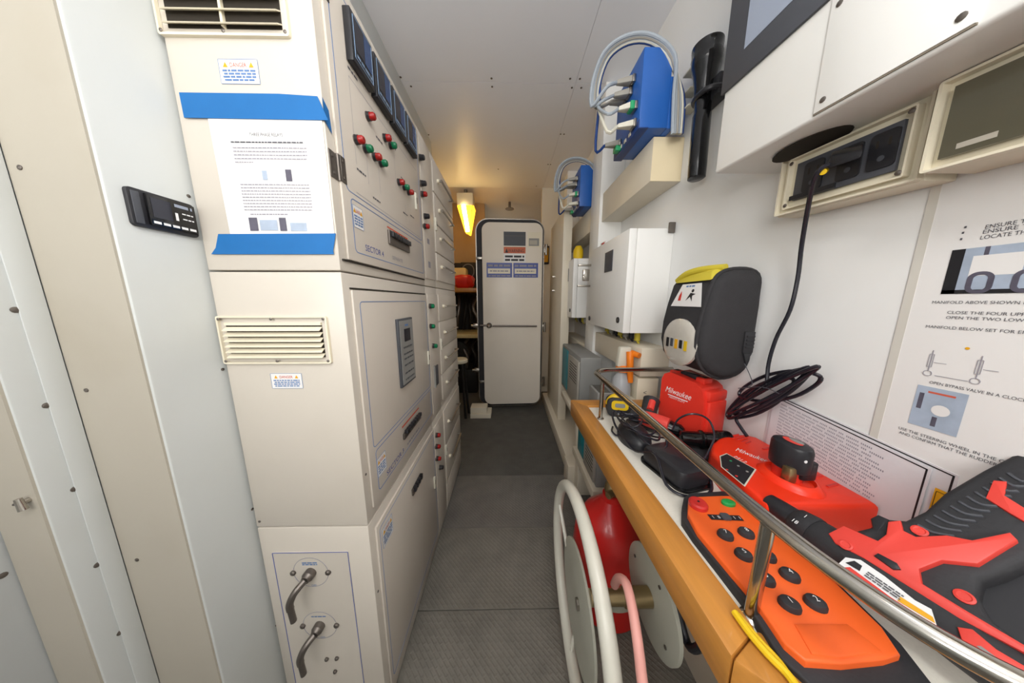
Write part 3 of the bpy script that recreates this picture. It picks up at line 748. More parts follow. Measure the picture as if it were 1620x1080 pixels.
for i, (q, c, g) in enumerate(plugs):
    a = PX(*q, .4915); y_, z_ = max(1.075, min(1.25, a.y)), max(1.80, min(2.0, a.z))
    m = MB('steel').fbox(fb, -y_-.018, -y_+.018, z_-.013, z_+.013, 0, .012, .002)
    if g: m.use(g).fbox(fb, -y_-.017, -y_+.017, z_-.014, z_+.014, .012, .028, .002); o_ = .028
    else: o_ = .012
    m.use(c); A = Vector((.4915-o_, y_, z_)); B = Vector((.425, y_+.004, z_-.004))
    m.hexa([A+Vector((0, a1*.016, a2*.011)) for a1, a2 in ((-1, -1), (1, -1), (1, 1), (-1, 1))]+[B+Vector((0, a1*.007, a2*.007)) for a1, a2 in ((-1, -1), (1, -1), (1, 1), (-1, 1))], .003)
    build('plug', m, bx); ends.append(B)
build('plug', MB('green_plug').fbox(fb, -1.235, -1.20, 1.775, 1.797, 0, .022, .003), bx)['label'] = 'small green plug'
for i, e in enumerate(ends):
    s = 1-.035*i; cx, cy = 1006, 134
    base = [(1066, 212), (1076, 150), (1068, 88), (1034, 56), (992, 56), (956, 82), (938, 128), (936, 168)]
    P = [PY(cx+(a-cx)*s, cy+(b-cy)*s, (1.03, 1.03, 1.035, 1.045, 1.07, 1.10, 1.13, 1.14)[j]+.004*i) for j, (a, b) in enumerate(base)]
    P[0] = PY(1064+i*3, 212, 1.03+.004*i); P[1] = PY(1066+i*3, 150, 1.03+.004*i)
    mid_ = Vector((min(e.x-.045, .40), e.y-.02, e.z-.03))
    tubecable(bx, P+[mid_, e], .0055 if i % 2 else .0065, ('cable_grey', 'cable_grey', 'plug_grey', 'cable_grey', 'plug_white', 'blue_dark')[i])
for z_ in (1.83, 1.885, 1.95): build('cable_tie', MB('plug_white').box(.655, .698, 1.025, 1.075, z_, z_+.006, .002), bx)
e = copy_tree(bx); e.location = (.545, 1.96, 1.77); tag(e, 'smaller-looking distant blue interface box with tangled plugs, beyond the white post', 'interface box')

# ---------------- flashlight in its clip
t = thing('flashlight', (.655, .935, 1.545), 'long black metal flashlight clipped upright to the wall', 'flashlight')
a = Vector((.648, .93, 1.54)); d_ = Vector((-.002, .012, .42)).normalized()
build('barrel', MB('black_gloss').lathe(a, d_, [(0, .020), (.004, .026), (.05, .027), (.052, .0265), (.20, .0265), (.204, .024), (.25, .024), (.262, .027), (.27, .028)], 28), t)
build('head', MB('black_gloss').lathe(a+d_*.268, d_, [(0, .027), (.02, .029), (.05, .033), (.075, .040), (.10, .043), (.104, .041), (.125, .043), (.132, .043), (.134, .039), (.134, 0)], 28), t)
build('clip', MB('black_plastic').box(.655, .699, .885, .975, 1.77, 1.83, .004).tube([(.69, .90, 1.79), (.66, .888, 1.79), (.63, .90, 1.79), (.622, .935, 1.79), (.64, .968, 1.79), (.69, .97, 1.79)], .008, 8), t)

# ---------------- wall console
def shear(k, y0): m_ = Matrix.Identity(4); m_[2][1] = k; m_[2][3] = -k*y0; return m_
SH = shear(.05, .701)
def MS(m): a = MB(m); a.M = SH; return a
xc = .534; g = FW(0, 0, xc)
t = thing('wall_console', (.62, .1, 1.43), 'large white console hung on the wall with a dark framed screen', 'console')
build('console_body', MS('white_paint').box(xc, WX-.001, -.4, .701, 1.452, 2.1, .006, 3), t)
m = MS('dark_grey').fbox(g, -.706+.003, -.49, 1.63, 1.95, 0, .006, .001)
sb_ = build('screen_bezel', m, t)
build('screen', MS('screen_grey').fbox(g, -.648, -.515, 1.685, 1.90, .006, .007), sb_)
build('access_panel', MS('white_paint').fbox(g, -.486, -.331, 1.46, 1.88, 0, .003, .001).use('seam').fbox(g, -.4865, -.3305, 1.4575, 1.4598, 0, .002), t)
g3 = FW(0, 0, xc-.003); m = MS('dull_steel')
for u, v in ((-.474, 1.475), (-.342, 1.475), (-.474, 1.61)): screw(m, g3, u, v, .0045)
build('screws', m, t)
hp = PZ(1280, 228, 1.445)
build('cable_hole', MB('gap_dark').lathe((hp.x, hp.y, 1.443), (0, 0, -1), [(0, .052), (.002, .052), (.002, 0)], 28, (0, 1, 0), (1.2, .75)), t)

# ---------------- outlet boxes
SH2 = shear(.055, .628)
def M2(m): a = MB(m); a.M = SH2; return a
g = FW(0, 0, .64)
t = thing('outlet_box', (.67, .52, 1.30), 'cream wall box with black power sockets and a plugged cord', 'outlet')
build('box_body', M2('cream_plastic').box(.646, WX-.001, .414, .632, 1.325, 1.457, .003), t)
m = M2('cream_plastic').ringr(g, -.630, -.416, 1.327, 1.455, .004, .008, -.006, .004); m.ringr(g, -.612, -.430, 1.337, 1.442, .003, .014, -.006, .006)
m.use('dull_steel')
for u, v in ((-.606, 1.345), (-.606, 1.432), (-.436, 1.345), (-.436, 1.434)): screw(m, g, u, v, .004, .006)
build('frame', m, t)
pm = build('socket_panel', M2('dark_grey').fbox(g, -.597, -.444, 1.352, 1.428, -.004, .002, .001).use('black_plastic').fbox(g, -.60, -.52, 1.353, 1.362, .002, .006), t)
for u in (-.562, -.505, -.462):
    m = M2('black_plastic').rrect(g, u-.017, u+.017, 1.362, 1.420, .006, .002, .0045)
    m.use('gap_dark').fbox(g, u-.009, u-.006, 1.396, 1.408, .0045, .005); m.fbox(g, u+.006, u+.009, 1.396, 1.408, .0045, .005); m.use('dark_grey').cyl(g.p(u, 1.378, .0045), g.p(u, 1.378, .0052), .0045)
    build('socket', m, pm)
t = thing('breaker_box', (.66, .3, 1.30), 'cream wall box with smoked clear window beside the power sockets', 'electrical box')
g = FW(0, 0, .62)
build('box_body', M2('cream_plastic').box(.628, WX-.001, .16, .402, 1.329, 1.448, .004), t)
m = M2('cream_plastic').ringr(g, -.402, -.16, 1.329, 1.448, .004, .013, -.008, .004); build('lid', m, t)
m = M2('window_smoke').fbox(g, -.389, -.172, 1.343, 1.435, -.006, .001); m.use('tan_paint').fbox(g, -.375, -.345, 1.350, 1.357, .001, .0015); build('window', m, t)

# ---------------- power cord with bundled coil
def cordpts(L, k): return [PX(a, b, kk if (kk := (c[0] if c else k)) else k) for a, b, *c in L]
pl = PX(1325, 258, .615)
t = thing('extension_cord', PX(1225, 640, .66), 'black power cord plugged into the wall outlet and tied in a coil', 'cord')
m = MB('black_plastic').hexa([PX(*q, .632) for q in ((1310, 262), (1362, 240), (1366, 226), (1316, 240))]+[PX(*q, .600) for q in ((1308, 268), (1362, 250), (1366, 236), (1314, 246))], .003)
build('plug', m, t)
m = MB('yellow').cyl(PX(1302, 272, .60), PX(1305, 270, .61), .005); build('plug_marker', m, t)
main = [(1318, 258, .606), (1300, 266, .596), (1288, 285, .60), (1278, 330, .63), (1268, 390, .66), (1262, 440, .67), (1250, 490, .67), (1228, 535, .67), (1216, 575, .67), (1213, 610, .665)]
loops = []
C_ = Vector((1222, 618)); ax = Vector((1, -.62)).normalized(); ay = Vector((.62, 1)).normalized()
def ell(a, b, off, rot, k):
    out = []
    c, s = math.cos(rot), math.sin(rot); X = ax*c+ay*s; Y = ay*c-ax*s
    for i in range(10):
        th = 2*PI*i/10; q = C_+ax*off+X*(a*math.cos(th))+Y*(b*math.sin(th)*(1-.3*math.cos(th)**2)); out.append(PX(q.x, q.y, k+.006*math.sin(th*2)))
    return out
r_ = .0042
build('cord_run', MB('cord_black').tube(cordpts([(a, b, c) for a, b, c in main], .66), r_, 8, 4), t)
m = MB('cord_black')
for a, b, off, rot, k in ((76, 11, -6, .0, .655), (70, 17, -2, .04, .664), (80, 7, 2, .07, .648), (60, 20, -22, .06, .670), (66, 22, 14, .36, .674)):
    m.tube(ell(a, b, off, rot, k), r_, 8, 3, True)
m.tube([PX(a, b, .66) for a, b in ((1180, 650), (1165, 662), (1172, 676), (1182, 690))], r_, 8, 3)
build('coil', m, t)
build('twist_tie', MB('dark_grey').tube([PX(a, b, .645) for a, b in ((1178, 575), (1190, 608), (1168, 614), (1205, 612), (1232, 622))], .001, 6, 3), t)

# ---------------- emergency bag on the wall
t = thing('equipment_bag', (.62, .76, .92), 'black padded bag with yellow top and clear oval window hung on the wall', 'bag')
prof = [(.575, .925), (.552, .955), (.54, 1.0), (.542, 1.06), (.552, 1.12), (.566, 1.18), (.585, 1.205), (.62, 1.215), (.668, 1.213), (.694, 1.190), (.6985, 1.12), (.6985, 1.0), (.692, .945), (.665, .915), (.62, .905)]
m = MB('black_fabric').prism([Vector((x, .866, z)) for x, z in prof][::-1], (0, -.186, 0), .022, 3); build('bag_body', m, t)
m = MB('black_fabric').tube([Vector((x+.0015*(x < .6), .682+.02, z)) for x, z in prof], .006, 8, 2, True); build('piping', m, t)
m = MB('yellow_dull').hexa([Vector(a) for a in ((.560, .70, 1.185), (.60, .70, 1.215), (.60, .855, 1.215), (.560, .855, 1.185), (.575, .72, 1.212), (.605, .72, 1.228), (.605, .84, 1.225), (.575, .84, 1.208))], .004)
m.tube([(.575, .86, 1.195), (.575, .82, 1.214), (.585, .77, 1.222), (.60, .705, 1.220)], .010, 10); build('yellow_handle', m, t)['label'] = 'yellow carrying handle'
sl = Vector((.542-.566, 0, 1.06-1.18)).normalized()*-1   # upward along the sloping front
gf = Fr((.5425, .866, 1.06), (0, -1, 0), sl)
m = MB('paper').prism([gf.p(u, v, .0035) for u, v in ((.022, .052), (.155, .052), (.13, .122), (.05, .122))], gf.N*.001)
m.use('stop_red').prism([gf.p(u, v, .0048) for u, v in ((.05, .07), (.062, .07), (.06, .09), (.056, .1), (.05, .085))], gf.N*.0005)
m.use('ink_black'); m.cyl(gf.p(.105, .1, .0048), gf.p(.105, .1, .0054), .005); m.prism([gf.p(u, v, .0048) for u, v in ((.085, .07), (.1, .082), (.112, .068), (.108, .085), (.12, .09), (.098, .094))], gf.N*.0005)
m.use('ink_blue').scrib(gf, .07, .11, .112, .005, .0048)
build('picture_label', m, t)['label'] = 'white label with flame and running figure'
gl = Fr((.541, .866, .98), (0, -1, 0), (0, 0, 1))
m = MB('lens_clear').lathe(gl.p(.092, .02, -.006), gl.N, [(0, .078), (.008, .078), (.012, .07), (.015, .05), (.016, 0)], 30, (0, -1, 0), (1, .95))
build('clear_window', m, t)['label'] = 'clear oval window'
m = MB('ink_black')
for i, c_ in enumerate(('ink_black', 'dark_grey', 'warn_yellow', 'ink_black', 'yellow')):
    m.use(c_).fbox(gl, .045+i*.021, .058+i*.021, .0+.004*(i % 2), .03, .0105, .0112)
build('window_print', m, t)
m = MB('black_rubber'); gn = FN(0, 0, .68)
m.fbox(gn, .655, .683, .985, 1.045, 0, .006, .002)
for i in range(4): m.fbox(gn, .658, .680, 1.0+i*.01, 1.004+i*.01, .006, .009)
m.prism([gn.p(u, v, 0) for u, v in ((.657, .985), (.668, .955), (.681, .985))], gn.N*.006); build('buckle', m, t)

# ---------------- posters on the wall
def wq(q, k=WX): return PX(*q, k)
f = FW(0, 0, WX-.001); m = MB('paper')
y0, y1 = .432, .05; m.fbox(f, -y0, -y1, .84, 1.36, 0, .0008)
m.use('tape_clear').fbox(f, -.438, -.427, .84, 1.36, .0008, .0012)
fu = FW(0, 0, WX-.0022)
def T(q, h, s, wd=None, c='ink'):
    p = wq(q); m.use(c).text(fu, -p.y, p.z, h, s, .0003, 'l', wd)
T((1560, 362), .0055, 'ENSURE THE VALVES ARE', .075); T((1556, 370), .0055, 'ENSURE THE PUMP IS', .07); T((1552, 379), .0055, 'LOCATE THE MANIFOLD', .07)
m.use('ink')
for q in ((1528, 361), (1524, 370), (1521, 380)): p = wq(q); m.flat(fu, -p.y, -p.y+.002, p.z, p.z+.003)
def pr(q0, q1): a, b = wq(q0), wq(q1); return -a.y, -b.y, min(a.z, b.z), max(a.z, b.z)
a = wq((1508, 396)); b = wq((1492, 465)); z1_, z0_ = a.z, b.z; u0_ = -(a.y+b.y)/2
m.use('photo_blue').flat(fu, u0_, -.24, z0_, z1_, .0003); m.use('ink_black').flat(fu, u0_, u0_+.012, z0_, z1_, .0005); m.flat(fu, u0_, -.24, z0_, z0_+.006, .0005)
for i in range(3):
    u = u0_+.02+i*.035; m.use('photo_dark').ringr(fu, u, u+.022, z0_, z0_+.032, .01, .005, .0004, .0008); m.flat(fu, u+.008, u+.012, z1_-.012, z1_, .0006)
m.use('paper').flat(fu, u0_+.02, u0_+.06, z0_+.026, z1_-.012, .0005)
T((1476, 480), .0045, 'MANIFOLD ABOVE SHOWN IN NORMAL', .105)
T((1500, 496), .0045, 'CLOSE THE FOUR UPPER VALVES', .09); T((1498, 504), .0045, 'OPEN THE TWO LOWER VALVES', .09)
T((1466, 518), .0045, 'MANIFOLD BELOW SET FOR EMERGENCY', .11)
p = wq((1462, 590)); m.use('ink_light')
for i in range(3):
    u = -p.y+i*.043; m.ringr(fu, u, u+.009, p.z-.003, p.z+.006, .004, .0008, .0002, .0006); m.flat(fu, u+.004, u+.0052, p.z+.006, p.z+.04); m.ringr(fu, u+.002, u+.007, p.z+.012, p.z+.034, .001, .0008, .0002, .0006, 2); m.flat(fu, u+.008, u+.02, p.z+.02, p.z+.0208)
m.flat(fu, -p.y+.012, -p.y+.042, p.z-.001, p.z)
p = wq((1533, 551)); m.use('warn_yellow').cyl(fu.p(-p.y, p.z, 0), fu.p(-p.y, p.z, .0004), .002)
T((1472, 606), .0045, 'OPEN BYPASS VALVE IN A CLOCKWISE DIRECTION', .12)
a = wq((1455, 608)); b = wq((1438, 668))
m.use('photo_blue').flat(fu, -(a.y+b.y)/2, -(a.y+b.y)/2+.048, b.z, a.z, .0003); u0_ = -(a.y+b.y)/2
m.use('photo_dark').flat(fu, u0_+.022, u0_+.027, b.z+.006, b.z+.022, .0005); m.flat(fu, u0_+.004, u0_+.009, b.z+.03, a.z-.012, .0005); m.use('ink_red').flat(fu, u0_+.012, u0_+.038, a.z-.01, a.z-.007, .0005); m.use('paper').cyl(fu.p(u0_+.028, b.z+.034, .0005), fu.p(u0_+.028, b.z+.034, .0006), .009)
T((1423, 678), .0048, 'USE THE STEERING WHEEL IN THE CONTROL ROOM', .14); T((1424, 685), .0048, 'AND CONFIRM THAT THE RUDDERS RESPOND', .12)
o = build('wall_poster', m); tag(o, 'white instruction poster with valve photographs taped to the wall', 'poster')

# laminated sheets standing on the bench against the wall
def sheet(dx, ya, yb, zl, zr, zb, lab, dots):
    f = FW(0, 0, WX-dx); m = MB('laminate')
    P = [Vector((WX-dx, ya, zb)), Vector((WX-dx, yb, zb)), Vector((WX-dx, yb, zr)), Vector((WX-dx, ya, zl))]
    m.prism(P, (-.0012, 0, 0))
    f = Fr((WX-dx-.0013, ya, zl), (0, yb-ya, zr-zl), (0, (zl-zr)*-0, 1)); f.N = Vector((-1, 0, 0))
    L = (P[1]-P[0]).length
    m.use('ink_black'); t_ = .0022
    def q(u0, u1, v0, v1): m.add([f.p(u0, v0, .0002), f.p(u1, v0, .0002), f.p(u1, v1, .0002), f.p(u0, v1, .0002)], [(0, 1, 2, 3)])
    L2 = math.hypot(L, zr-zl)
    q(.004, L2-.003, -.003-t_, -.003); q(L2-.003-t_, L2-.003, zb-zr+.004, -.003)
    if dots:
        rnd = random.Random(3)
        m.use('ink_light')
        for r in range(13):
            u = .02; v = -.016-r*.0078
            while u < L2-.05-.02*rnd.random():
                Lw = rnd.uniform(.006, .02)
                k = 0
                while k < Lw:   # raised letters
                    q(u+k, u+k+.0016, v, v+.0035); k += .0028
                u += Lw+.004
    o = build('laminated_sheet', m); return tag(o, lab, 'sign')
sheet(.0015, .62, .338, .892, .862, .705, 'plain white black-bordered board behind the printed one, against the wall', False)
sheet(.0045, .612, .361, .887, .857, .705, 'white black-bordered board covered in raised grey print, leaning on the wall', True)
p = wq((1480, 771), .693); f = FW(0, 0, .6935); m = MB('warn_yellow').fbox(f, -p.y, -p.y+.06, p.z-.065, p.z, 0, .001)
p = Vector((0, p.y-.012, p.z-.032)); f2 = FW(0, 0, .692); m.use('ink_black').ringr(f2, -p.y-.010, -p.y+.048, .712, p.z+.028, .001, .0015, 0, .0004, 2); m.ringr(f2, -p.y-.006, -p.y+.03, p.z-.028, p.z+.012, .017, .008, 0, .0004)
o = build('warning_sticker', m); tag(o, 'yellow and black warning sticker on the wall behind the power tool', 'sticker')

# ================================================================== BENCH
BZ = .70
t = thing('workbench', (.48, .6, 0), 'wall bench with white speckled top and orange varnished wooden edge', 'bench')
build('worktop', MB('worktop').prism([Vector((x, y, BZ-.04)) for x, y in ((.329, .975), (.329, .263), (.441, .161), (.441, -.35), (WX-.001, -.35), (WX-.001, .975))], (0, 0, .032)), t)
c_ = [Vector(a) for a in ((.274, .235, .632), (.329, .262, .632), (.329, 1.0, .632), (.274, 1.04, .632), (.272, .235, BZ), (.329, .262, BZ), (.329, .975, BZ), (.272, 1.04, BZ))]
build('edge_board', MB('wood').hexa(c_, .005), t)
build('edge_board', MB('wood_across').hexa([Vector(a) for a in ((.2735, 1.04, .632), (.33, .977, .632), (WX-.001, .977, .632), (WX-.001, 1.04, .632), (.2735, 1.04, BZ), (.33, .977, BZ), (WX-.001, .977, BZ), (WX-.001, 1.04, BZ))], .004), t)
build('edge_board', MB('wood').hexa([Vector(a) for a in ((.2725, .234, .632), (.329, .261, .632), (.44, .16, .632), (.40, .115, .632), (.2725, .234, BZ), (.329, .261, BZ), (.44, .16, BZ), (.40, .115, BZ))], .004), t)
build('edge_board', MB('wood').hexa([Vector(a) for a in ((.401, -.35, .632), (.44, -.35, .632), (.44, .159, .632), (.401, .114, .632), (.401, -.35, BZ), (.44, -.35, BZ), (.44, .159, BZ), (.401, .114, BZ))], .003), t)
build('bench_support', MB('cream_paint').box(.56, WX-.001, .15, 1.0, .0, BZ-.041, .003), t)
BT = BZ-.008   # worktop surface
# guard rail
t = thing('guard_rail', (.35, .6, BT), 'bent stainless steel guard rail on posts along the bench edge', 'rail')
rz = .845; r_ = .0095
pts = [(.69, 1.01, rz), (.46, 1.005, rz), (.385, .995, rz), (.352, .96, rz), (.346, .90, rz), (.343, .6, rz), (.341, .35, rz), (.343, .26, rz), (.352, .20, rz), (.372, .155, rz), (.41, .12, rz), (.46, .10, rz), (.56, .09, rz), (.698, .085, rz)]
build('top_rail', MB('chrome').tube(pts, r_, 16, 4), t)
for (x_, y_) in ((.345, .875), (.3375, .278), (.52, .094)):
    build('post', MB('chrome').cyl((x_, y_, BT), (x_, y_, rz-.004), .0075, n=18).lathe((x_, y_, BT), (0, 0, 1), [(0, .012), (.003, .012), (.006, .008), (.006, 0)]), t)
# yellow strap
o = build('yellow_strap', MB('yellow').tube([PZ(a, b, BZ+.006) for a, b in ((1162, 968), (1185, 1000), (1215, 1035), (1245, 1065), (1270, 1100))], .0045, 8, 3).tube([PZ(a, b, BZ+.004) for a, b in ((1168, 972), (1200, 1010), (1235, 1048), (1262, 1090))], .003, 8, 3)); tag(o, 'bright yellow strap lying along the near bench corner', 'strap')

# red carry case
A = Vector((.545, .848, BT)); B = Vector((.591, .708, BT)); Cc = Vector((.683, .742, BT))
U_ = (B-A).normalized(); W_ = Vector((-U_.y, U_.x, 0)); 
if W_.x < 0: W_ = -W_
L_ = (B-A).length; D_ = .098; Hh = .185
t = thing('tool_case', (A+B)/2, 'red plastic tool case with white lettering standing against the wall', 'case')
gf = Fr(A, U_, (0, 0, 1))     # N faces the aisle
m = MB('red_plastic')
prof = [(0, 0), (L_, 0), (L_, Hh-.045), (L_-.012, Hh-.012), (L_-.03, Hh), (.03, Hh+.012), (.008, Hh), (0, Hh-.02)]
m.prism([gf.p(u, v, 0) for u, v in prof], -gf.N*D_, .004)
build('shell', m, t)
m = MB('red_plastic').fbox(gf, L_-.003, L_+.012, .004, Hh-.05, -D_+.01, -.012, .006); m.fbox(gf, L_-.03, L_+.01, Hh-.052, Hh-.018, -D_+.008, -.01, .008); build('lid_rim', m, t)
m = MB('black_plastic').fbox(Fr(gf.p(.075, Hh+.005, -D_*.35), U_, -gf.N), -.03, .028, -.008, .010, -.006, .012, .003); build('handle', m, t)
m = MB('red_plastic')
for u in (.025, .115): m.fbox(gf, u-.014, u+.014, Hh-.004, Hh+.014, -D_*.6, -D_*.2, .004); m.use('gap_dark').fbox(gf, u-.008, u+.008, Hh+.0135, Hh+.0147, -D_*.48, -D_*.32); m.use('red_plastic')
build('latches', m, t)
m = MB('white_print').text(gf, .018, .125, .020, 'Milwaukee', .0012, 'l', .088, .25); m.flat(gf, .03, .10, .116, .119, .0012); m.text(gf, .035, .108, .006, 'HEAVY DUTY', .0012, 'l', .055)
build('lettering', m, t)

# spray bottle
p = Vector((.52, 1.10, .0)); z0 = .735
t = thing('spray_bottle', (p.x, p.y, z0), 'translucent spray bottle with orange and white trigger head behind the bench rail', 'bottle')
build('body', MB('bottle_plastic').lathe((p.x, p.y, .60), (0, 0, 1), [(0, .03), (.01, .04), (.13, .042), (.18, .036), (.205, .018), (.225, .015), (.225, 0)], 24), t)
build('collar', MB('orange_nozzle').lathe((p.x, p.y, .812), (0, 0, 1), [(0, .03), (.02, .028), (.028, .018), (.028, 0)], 24), t)
m = MB('plug_white').hexa([Vector(a)+p for a in ((-.03, -.015, .835), (.02, -.015, .835), (.02, .015, .835), (-.03, .015, .835), (-.02, -.015, .925), (.03, -.015, .925), (.03, .015, .925), (-.02, .015, .925))], .006); build('head', m, t)
m = MB('orange_nozzle').tube([p+Vector(a) for a in ((.02, -.022, .905), (.018, -.03, .87), (.022, -.034, .80), (.024, -.036, .77))], lambda u: .017-.006*u, 12); m.cyl(p+Vector((.028, -.02, .9)), p+Vector((.045, -.055, .895)), .014, .012); build('trigger', m, t)
o = build('carton', MB('cream_plastic').box(.572, .665, 1.055, 1.13, .6905, .79, .002).use('ink_black').text(FN(0, 0, 1.0548), .60, .715, .02, '<', .0005)); tag(o, 'small cream carton between the spray bottle and red case', 'carton')
struct('trim_18', MB('cream_paint').box(.50, WX-.001, 1.045, 1.16, .58, .69, .002))

# tape measure
t = thing('tape_measure', (.42, .90, BT), 'yellow and black tape measure at the far rail corner', 'tape measure')
c0 = Vector((.425, .905, BT)); m = MB('black_rubber').rrect(Fr(c0, (1, -.25, 0), (0, 0, 1)), -.045, .045, 0, .075, .024, -.022, .022, 6, .005); build('case_body', m, t)
fr_ = Fr(c0, (1, -.25, 0), (0, 0, 1))
m = MB('yellow').tube([fr_.p(.036*math.cos(a), .042+.034*math.sin(a), .0) for a in [PI*i/8 for i in range(9)]], .0135, 10, 1)
m.rrect(fr_, -.03, .03, .03, .066, .012, .0215, .0235, 5); m.use('case_grey').rrect(fr_, -.018, .018, .04, .056, .006, .0235, .0245, 4); build('yellow_band', m, t)['label'] = 'yellow case band'

# black items between tape and driver
t = thing('charger_block', (.43, .61, BT), 'flat black power adaptor with glossy top lying behind the rail', 'adaptor')
c0 = Vector((.42, .60, BT))
fr_ = Fr((.425, .592, BT), (.25, -1, 0), (1, .25, 0))
build('block', MB('black_plastic').rrect(fr_, -.055, .075, -.045, .05, .02, .0, .045, 6, .012), t)
build('foot', MB('black_gloss').rrect(fr_, -.06, .085, -.052, .055, .026, 0, .006, 6, .002), t)
t = thing('cable_charger', (.40, .75, BT), 'round black corded charging puck nearest the wooden bench edge', 'lamp')  # domed charging puck with its cable
build('base', MB('black_plastic').lathe((.395, .725, BT), (0, 0, 1), [(0, .05), (.01, .052), (.03, .048), (.045, .035), (.05, .015), (.05, 0)], 26, (0, 1, 0), (1.35, .85)), t)
build('cable', MB('cord_black').tube([(.43, .78, BT+.05), (.37, .82, BT+.055), (.352, .77, BT+.035), (.357, .71, BT+.02), (.362, .65, BT+.014), (.375, .58, BT+.05), (.37, .52, BT+.012), (.40, .49, BT+.006), (.46, .50, BT+.008), (.50, .56, BT+.02)], .0034, 8, 4), t)
build('cable', MB('cord_black').tube([(.36, .80, BT+.008), (.345, .77, BT+.008), (.35, .74, BT+.01), (.37, .75, BT+.03)], .003, 8, 4), t)

# small red and black driver
t = thing('coiled_cable', (.40, .74, BT), 'thin black cable coiled loosely behind the far rail post', 'cable')
m = MB('cord_black')
for i, (a_, b_, rx_, ry_, h_) in enumerate(((.405, .715, .045, .075, .055), (.40, .73, .05, .065, .062), (.415, .70, .04, .085, .048), (.385, .745, .035, .05, .066))):
    m.tube([(a_+rx_*math.cos(q), b_+ry_*math.sin(q), BT+h_+.008*math.sin(2*q+i)) for q in [2*PI*j/10 for j in range(10)]], .0028, 8, 3, True)
m.tube([(.372, .79, BT+.06), (.40, .84, BT+.03), (.42, .80, BT+.012), (.46, .74, BT+.008), (.47, .69, BT+.03)], .0028, 8, 3)
build('coils', m, t)
t = thing('compact_driver', (.50, .80, BT), 'compact red and black cordless driver lying in front of the red case', 'power tool')
c0 = Vector((.47, .80, BT+.032)); c1 = Vector((.60, .64, BT+.038))
dv = (c1-c0).normalized()
m = MB('black_rubber').tube([c0+dv*s for s in (-.045, -.02, .02, .06)], lambda u: .026+.006*math.sin(u*PI), 16, 3); build('motor_body', m, t)
m = MB('tool_red').tube([c0+dv*s+Vector((-.006, -.008, .010)) for s in (-.01, .03, .075)], lambda u: .024+.003*math.sin(u*PI), 16, 3); build('red_housing', m, t)['label'] = 'red housing'
m = MB('black_rubber').tube([c0+dv*.0+Vector((.01, .0, .0)), c0+Vector((.028, .028, .022)), c0+Vector((.05, .055, .05))], lambda u: .022+.006*u, 14, 3); m.use('tool_red').tube([c0+Vector((.018, .006, .035)), c0+Vector((.038, .03, .055))], .011, 10, 2); build('grip', m, t)
build('chuck', MB('black_gloss').lathe(c0+dv*.065, dv, [(0, .026), (.01, .027), (.02, .022), (.04, .021), (.05, .012), (.05, 0)], 20), t)
# glossy black hand lamp with thin cable
t = thing('inspection_lamp', (.56, .66, BT), 'glossy black hand lamp beside the charger with a thin looping cable', 'lamp')
a = Vector((.525, .672, BT+.04)); b = Vector((.628, .648, BT+.04)); dv = (b-a).normalized()
build('barrel', MB('black_gloss').lathe(a, dv, [(-.02, .012), (-.018, .018), (0, .020), (.03, .021), (.034, .026), (.038, .026), (.042, .022), (.07, .023), (.075, .029), (.10, .031), (.105, .03), (.106, 0)], 26), t)
build('lamp_face', MB('dark_grey').lathe(a+dv*.106, dv, [(0, .027), (.001, .027), (.001, 0)], 26), t)
pts = [PY(x, y, yy) for x, y, yy in ((1064, 680, .66), (1072, 664, .655), (1090, 655, .64), (1110, 657, .63), (1124, 668, .62), (1130, 690, .60), (1122, 712, .58), (1108, 735, .56), (1100, 748, .55))]
build('cable', MB('cord_black').tube(pts, .0025, 8, 3), t)
o = build('glove', MB('black_fabric').prism([Vector((x, y, BT)) for x, y in ((.48, .70), (.52, .755), (.60, .70), (.655, .69), (.66, .64), (.56, .62), (.51, .60), (.48, .64))], (0, 0, .014), .005)); tag(o, 'flat black cloth under the hand lamp', 'cloth')

# red battery charger with battery
t = thing('battery_charger', (.59, .53, BT), 'bright red battery charger with slotted top and indicator window', 'charger')
Hc = .052
out = [(.476, .400), (.690, .400), (.6925, .41), (.6925, .635), (.67, .652), (.63, .652), (.58, .632), (.535, .602), (.508, .565), (.490, .49)]
m = MB('orange_red').prism([Vector((x, y, BT)) for x, y in out], (0, 0, Hc+.012), .014, 4)
build('shell', m, t)
zt = BT+Hc+.012
def onz(x, y, z): return PZ(x, y, z)
ft = Fr((0, 0, zt), (.28, -1, 0), (1, .28, 0))   # u towards the camera, v towards the wall
m = MB('orange_red')
bc = onz(1248, 752, zt+.008)
m.lathe((bc.x, bc.y, zt-.012), (0, 0, 1), [(0, .05), (.012, .048), (.022, .040), (.024, .036), (.016, .034), (.016, 0)], 30, (0, 1, 0), (1.15, .9)); build('battery_well', m, t)
W4 = [onz(x, y, zt+.0006) for x, y in ((1140, 722), (1150, 718), (1194, 742), (1177, 767), (1142, 738))]
m = MB('plug_white').poly([p_+(p_-sum(W4, Vector())/5)*.08 for p_ in W4][::1]); m.use('ink_black').poly([p_+Vector((0, 0, .0004)) for p_ in W4])
for q, c in (((1150, 743), 'stop_red'), ((1165, 753), 'stop_red'), ((1156, 729), 'green_plug'), ((1168, 737), 'case_grey'), ((1182, 746), 'case_grey')):
    p_ = onz(*q, zt+.0012); m.use(c).cyl(p_, p_+Vector((0, 0, .0012)), .0024, n=12)
build('indicator_window', m, t)
def tf(q0, q1, qv): 
    a, b, c = onz(*q0, zt), onz(*q1, zt), onz(*qv, zt); Uq = (b-a).normalized(); Vq = (c-a)-Uq*(c-a).dot(Uq); return Fr(a, Uq, Vq.normalized()), (b-a).length
fz, Lz = tf((1163, 712), (1212, 731), (1166, 700)); 
if fz.N.z < 0: fz.N = -fz.N
